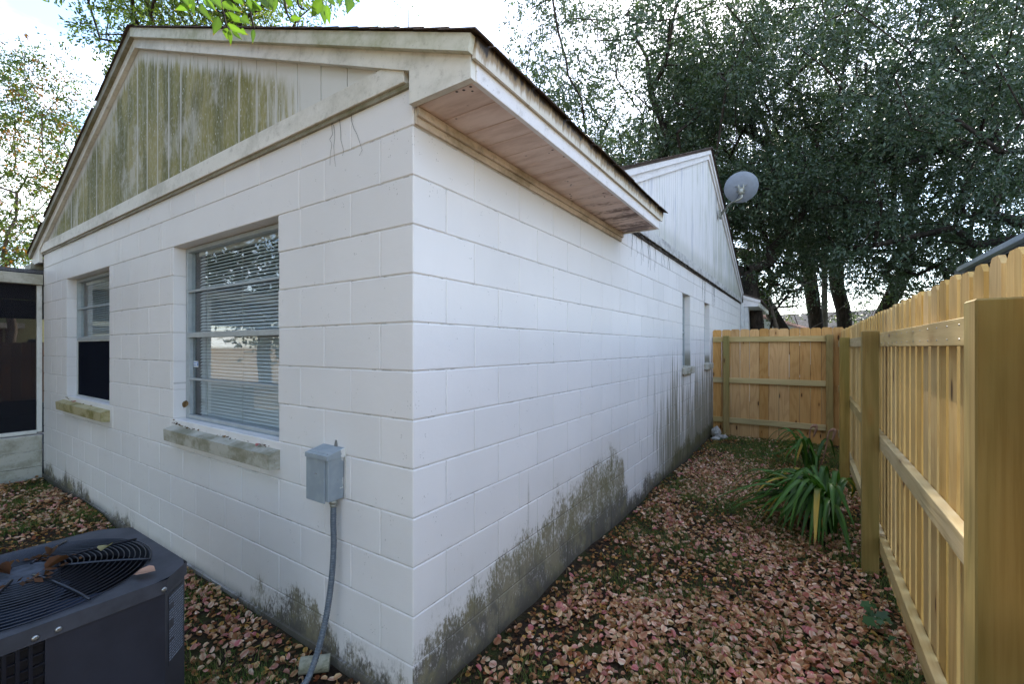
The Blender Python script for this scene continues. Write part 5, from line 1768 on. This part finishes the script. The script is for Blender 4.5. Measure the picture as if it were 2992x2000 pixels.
def dens_l(x, y):
    n1 = value_noise(x, y, 11, 1.6); n2 = value_noise(x, y, 12, 5.0)
    d = np.clip((n1*.6+n2*.4-.30)*2.4, .06, 1)
    right = (x > 0)
    far = np.clip((y-3.6)/2.4, 0, 1)
    d = np.where(right, d*(1-.82*far), d)
    d = np.where(right & (x < .10+.05*n2), d*.35, d)       # bare strip by the wall
    bare = right & (x > 1.15) & (y < 1.35) & (y > .45) & (n1 < .6)
    d = np.where(bare, d*.25, d)
    return d
PINK = [(.34, .22, .11), (.30, .17, .08), (.44, .31, .15), (.50, .37, .20), (.22, .12, .06), (.56, .42, .28), (.60, .48, .34), (.40, .27, .15), (.46, .31, .18), (.52, .40, .24), (.50, .34, .24), (.55, .40, .30), (.46, .27, .21), (.42, .20, .17), (.58, .47, .34), (.38, .17, .13), (.50, .42, .27), (.44, .18, .18), (.33, .20, .12), (.60, .50, .38), (.28, .15, .08), (.52, .31, .25)]
TAN = [(.42, .32, .20), (.34, .22, .12), (.50, .40, .27), (.26, .15, .08), (.45, .33, .17), (.36, .20, .14)]
BROWN = [(.13, .075, .035), (.20, .12, .05), (.09, .05, .025), (.26, .15, .05), (.07, .045, .02), (.32, .22, .06), (.17, .07, .03)]
P1 = region_points(15000, 5, dens_l)
scatter('leaf_litter', 'carpet of fallen pink and beige papery pods on the yard', 'leaf litter', P1, .035, 1, PINK, (.05, 1.0), .55, .024, m_litter, 1.28)
P1b = region_points(9500, 55, dens_l)
scatter('faded_leaf_litter', 'smaller faded tan husks lying between the pink pods', 'leaf litter', P1b, .030, 11, TAN, (.2, 1.4), .7, .012, m_litter, 1.45)
P2 = region_points(22000, 6, lambda x, y: np.clip(.35+.65*value_noise(x, y, 15, 3.0), 0, 1))
scatter('brown_leaf_litter', 'small dead brown and yellow leaves between the pods', 'leaf litter', P2, .026, 2, BROWN, (.0, .9), .5, .008, m_litter, 1.7)
# grass
def grass(n, seed):
    g = np.random.default_rng(seed)
    def dens(x, y):
        n1 = value_noise(x, y, 21, 2.2); n2 = value_noise(x, y, 22, 6.5)
        d = np.clip((n1*.65+n2*.35-.40)*5, 0, 1)
        far = np.clip((y-3.4)/1.5, 0, 1)*(x > .45)*(x < 1.5)
        d = np.clip(d+far*.35, .02, 1)
        d = np.where((x > 0) & (x < .14), d*.15, d)
        return d
    P = region_points(n, seed, dens); N = len(P)
    th = g.uniform(0, 6.283, N); h = g.uniform(.014, .052, N); lean = g.uniform(.3, 1.3, N); w = g.uniform(.0010, .0022, N)
    d = np.stack([np.cos(th), np.sin(th)], 1); s_ = np.stack([-d[:, 1], d[:, 0]], 1)
    z0 = ground_z(P[:, 0], P[:, 1])
    def pt(t, side, ww):
        xy = P+d*(h*lean*t*t)[:, None]+s_*(side*w*ww)[:, None]
        return np.concatenate([xy, (z0+h*t)[:, None]], 1)
    v = np.stack([pt(0, 1, 1), pt(0, -1, 1), pt(.55, -1, .8), pt(.55, 1, .8), pt(1, 0, 0)], 1).reshape(-1, 3)
    b = (np.arange(N)*5)[:, None, None]
    tri = np.array([(0, 1, 2), (0, 2, 3), (3, 2, 4)])
    q = (b+tri[None]).reshape(-1, 3)
    pal = np.array([(.08, .15, .03), (.11, .18, .04), (.06, .115, .022), (.17, .19, .06), (.24, .21, .09)])
    col = pal[g.choice(5, N, p=[.25, .22, .13, .25, .15])]*g.uniform(.7, 1.3, (N, 1))
    me = np_mesh('grass', v, q, m_grass, np.repeat(col, 5, 0)); o = link('grass', me); tag(o, 'thin patchy green grass showing through the litter', 'grass', kind='stuff')
grass(130000, 33)
# low broad weeds (clover-like) mixed in
P3 = region_points(4500, 44, lambda x, y: np.clip((value_noise(x, y, 23, 2.5)-.5)*4, 0, 1))
scatter('ground_weeds', 'tiny green weed leaves spread between the litter', 'weeds', P3, .017, 7, [(.06, .13, .025), (.09, .16, .03), (.045, .09, .02)], (.0, .5), .3, .02, m_grass)

# ------------------------------------------------------------------ single fallen leaves
def single_leaf(loc, size, rot, col, label, fold=.5, group='single fallen leaves'):
    P = [(0, 0), (0, 1), (.26, .14), (.42, .45), (.33, .74), (-.26, .14), (-.42, .45), (-.33, .74)]
    vs = [(x*math.cos(fold)*size, (y-.5)*size, abs(x)*math.sin(fold)*size+.0015) for x, y in P]
    vs += [(0, -.85*size, .004), (.012*size, -.5*size, .002)]
    mb = MB(); mb.add(vs, [(0, 2, 1), (2, 3, 1), (3, 4, 1), (0, 1, 5), (5, 1, 6), (6, 1, 7), (8, 9, 0)])
    me = mb.mesh('fallen_leaf', m_litter)
    C = np.tile(np.array(col), (len(me.vertices), 1)); C[0:2] *= .6; set_tint(me, C)
    o = link('fallen_leaf', me, loc=loc, rot=rot); tag(o, label, 'leaf', group)
    return o
single_leaf((-.475, -.745, AZ+.012), .066, (.12, .1, -.9), (.50, .29, .20), 'large pinkish leaf on the near right corner of the unit top', .35)
single_leaf((-.735, -.78, AZ+.040), .060, (.1, .15, -2.2), (.34, .30, .15), 'torn yellow leaf on the fan guard behind the motor', .6)
single_leaf((-.80, -1.07, AZ+.045), .045, (.5, -.4, .4), (.45, .36, .22), 'small tan leaf stuck near the inner guard ring', .7)
single_leaf((-.83, -.90, AZ+.048), .065, (.05, .1, 1.3), (.10, .045, .02), 'dark brown curled leaf lying on the motor cap', .9)
single_leaf((-.715, -.905, AZ+.042), .075, (.1, -.1, .5), (.10, .042, .018), 'rust brown leaf draped over the edge of the motor cap', .9)
single_leaf((-.78, -1.02, AZ+.042), .08, (.0, -.1, 1.9), (.08, .032, .014), 'long brown leaf along the near side of the motor cap', 1.0)
single_leaf((-1.20, -.018, .957), .035, (.2, .1, .6), (.55, .20, .20), 'bright pink leaf near the right end of the large window sill', .6)
single_leaf((-1.62, -.012, .955), .04, (.1, .1, 1.5), (.40, .26, .14), 'tan leaf in the middle of the large window sill', .5)
single_leaf((-4.75, -.008, .957), .045, (.2, .1, .3), (.48, .22, .18), 'pink leaf on the left part of the mossy sill', .5)
single_leaf((-3.95, .02, .957), .045, (.3, .1, 1.1), (.44, .34, .24), 'pale leaf on the right part of the mossy sill', .5)
single_leaf((-2.33, .05, 1.10), .055, (1.3, .3, 1.2), (.22, .13, .06), 'curled brown leaf stuck to the left reveal of the large window', .6)
# heap of dirt and leaf crumbs on the sills
g = np.random.default_rng(8)
def crumbs(x0, x1, n, seed, label):
    g = np.random.default_rng(seed)
    xs = np.concatenate([x0+(x1-x0)*g.random(n)**1.3, x0+.10*np.abs(g.normal(size=n//2))])
    xs = np.clip(xs, x0+.01, x1-.02)
    yy = .045-np.abs(g.normal(size=len(xs)))*.022
    near = np.clip(1-(xs-x0)/.14, 0, 1)
    zz = .957+near*.035*g.random(len(xs))+.003
    v = []; 
    for x, y, z in zip(xs, yy, zz):
        s_ = g.uniform(.006, .016); a, b = g.normal(size=3), g.normal(size=3); a /= np.linalg.norm(a); b -= a*a.dot(b); b /= np.linalg.norm(b)
        a[2] *= .5; b[2] *= .5
        c_ = np.array((x, y, z)); v += [c_-a*s_, c_-b*s_*.6, c_+a*s_, c_+b*s_*.6]
    v = np.array(v); q = np.arange(len(v)).reshape(-1, 4); pal = np.array(BROWN)*.7
    me = np_mesh('leaf_debris', v, q, m_litter, np.repeat(pal[g.choice(len(pal), len(q))], 4, 0)); o = link('leaf_debris', me); tag(o, label, 'debris', kind='stuff')
def ring_debris():
    g = np.random.default_rng(17); v = []
    for k in range(80):
        a = g.uniform(0, 6.283); r_ = g.uniform(.075, .135); c_ = np.array((CX+math.cos(a)*r_, CY+math.sin(a)*r_, AZ+.036+g.uniform(0, .008)))
        p = g.normal(size=3); q_ = g.normal(size=3); p[2] *= .25; q_[2] *= .25; p /= np.linalg.norm(p); q_ -= p*p.dot(q_); q_ /= np.linalg.norm(q_)
        s_ = g.uniform(.008, .020); v += [c_-p*s_, c_-q_*s_*.5, c_+p*s_, c_+q_*s_*.5]
    v = np.array(v); q = np.arange(len(v)).reshape(-1, 4); pal = np.array([(.08, .035, .016), (.05, .025, .012), (.11, .05, .02)])
    me = np_mesh('leaf_debris', v, q, m_litter, np.repeat(pal[g.choice(3, len(q))], 4, 0)); o = link('leaf_debris', me); tag(o, 'rotting brown leaf scraps around the motor cap of the unit', 'debris', kind='stuff')
ring_debris()
crumbs(-2.38, -1.03, 420, 2, 'dark leaf crumbs along the back of the large window sill')
crumbs(-5.07, -3.76, 220, 3, 'leaf crumbs along the back of the mossy far sill')
print('done', len(bpy.data.objects))
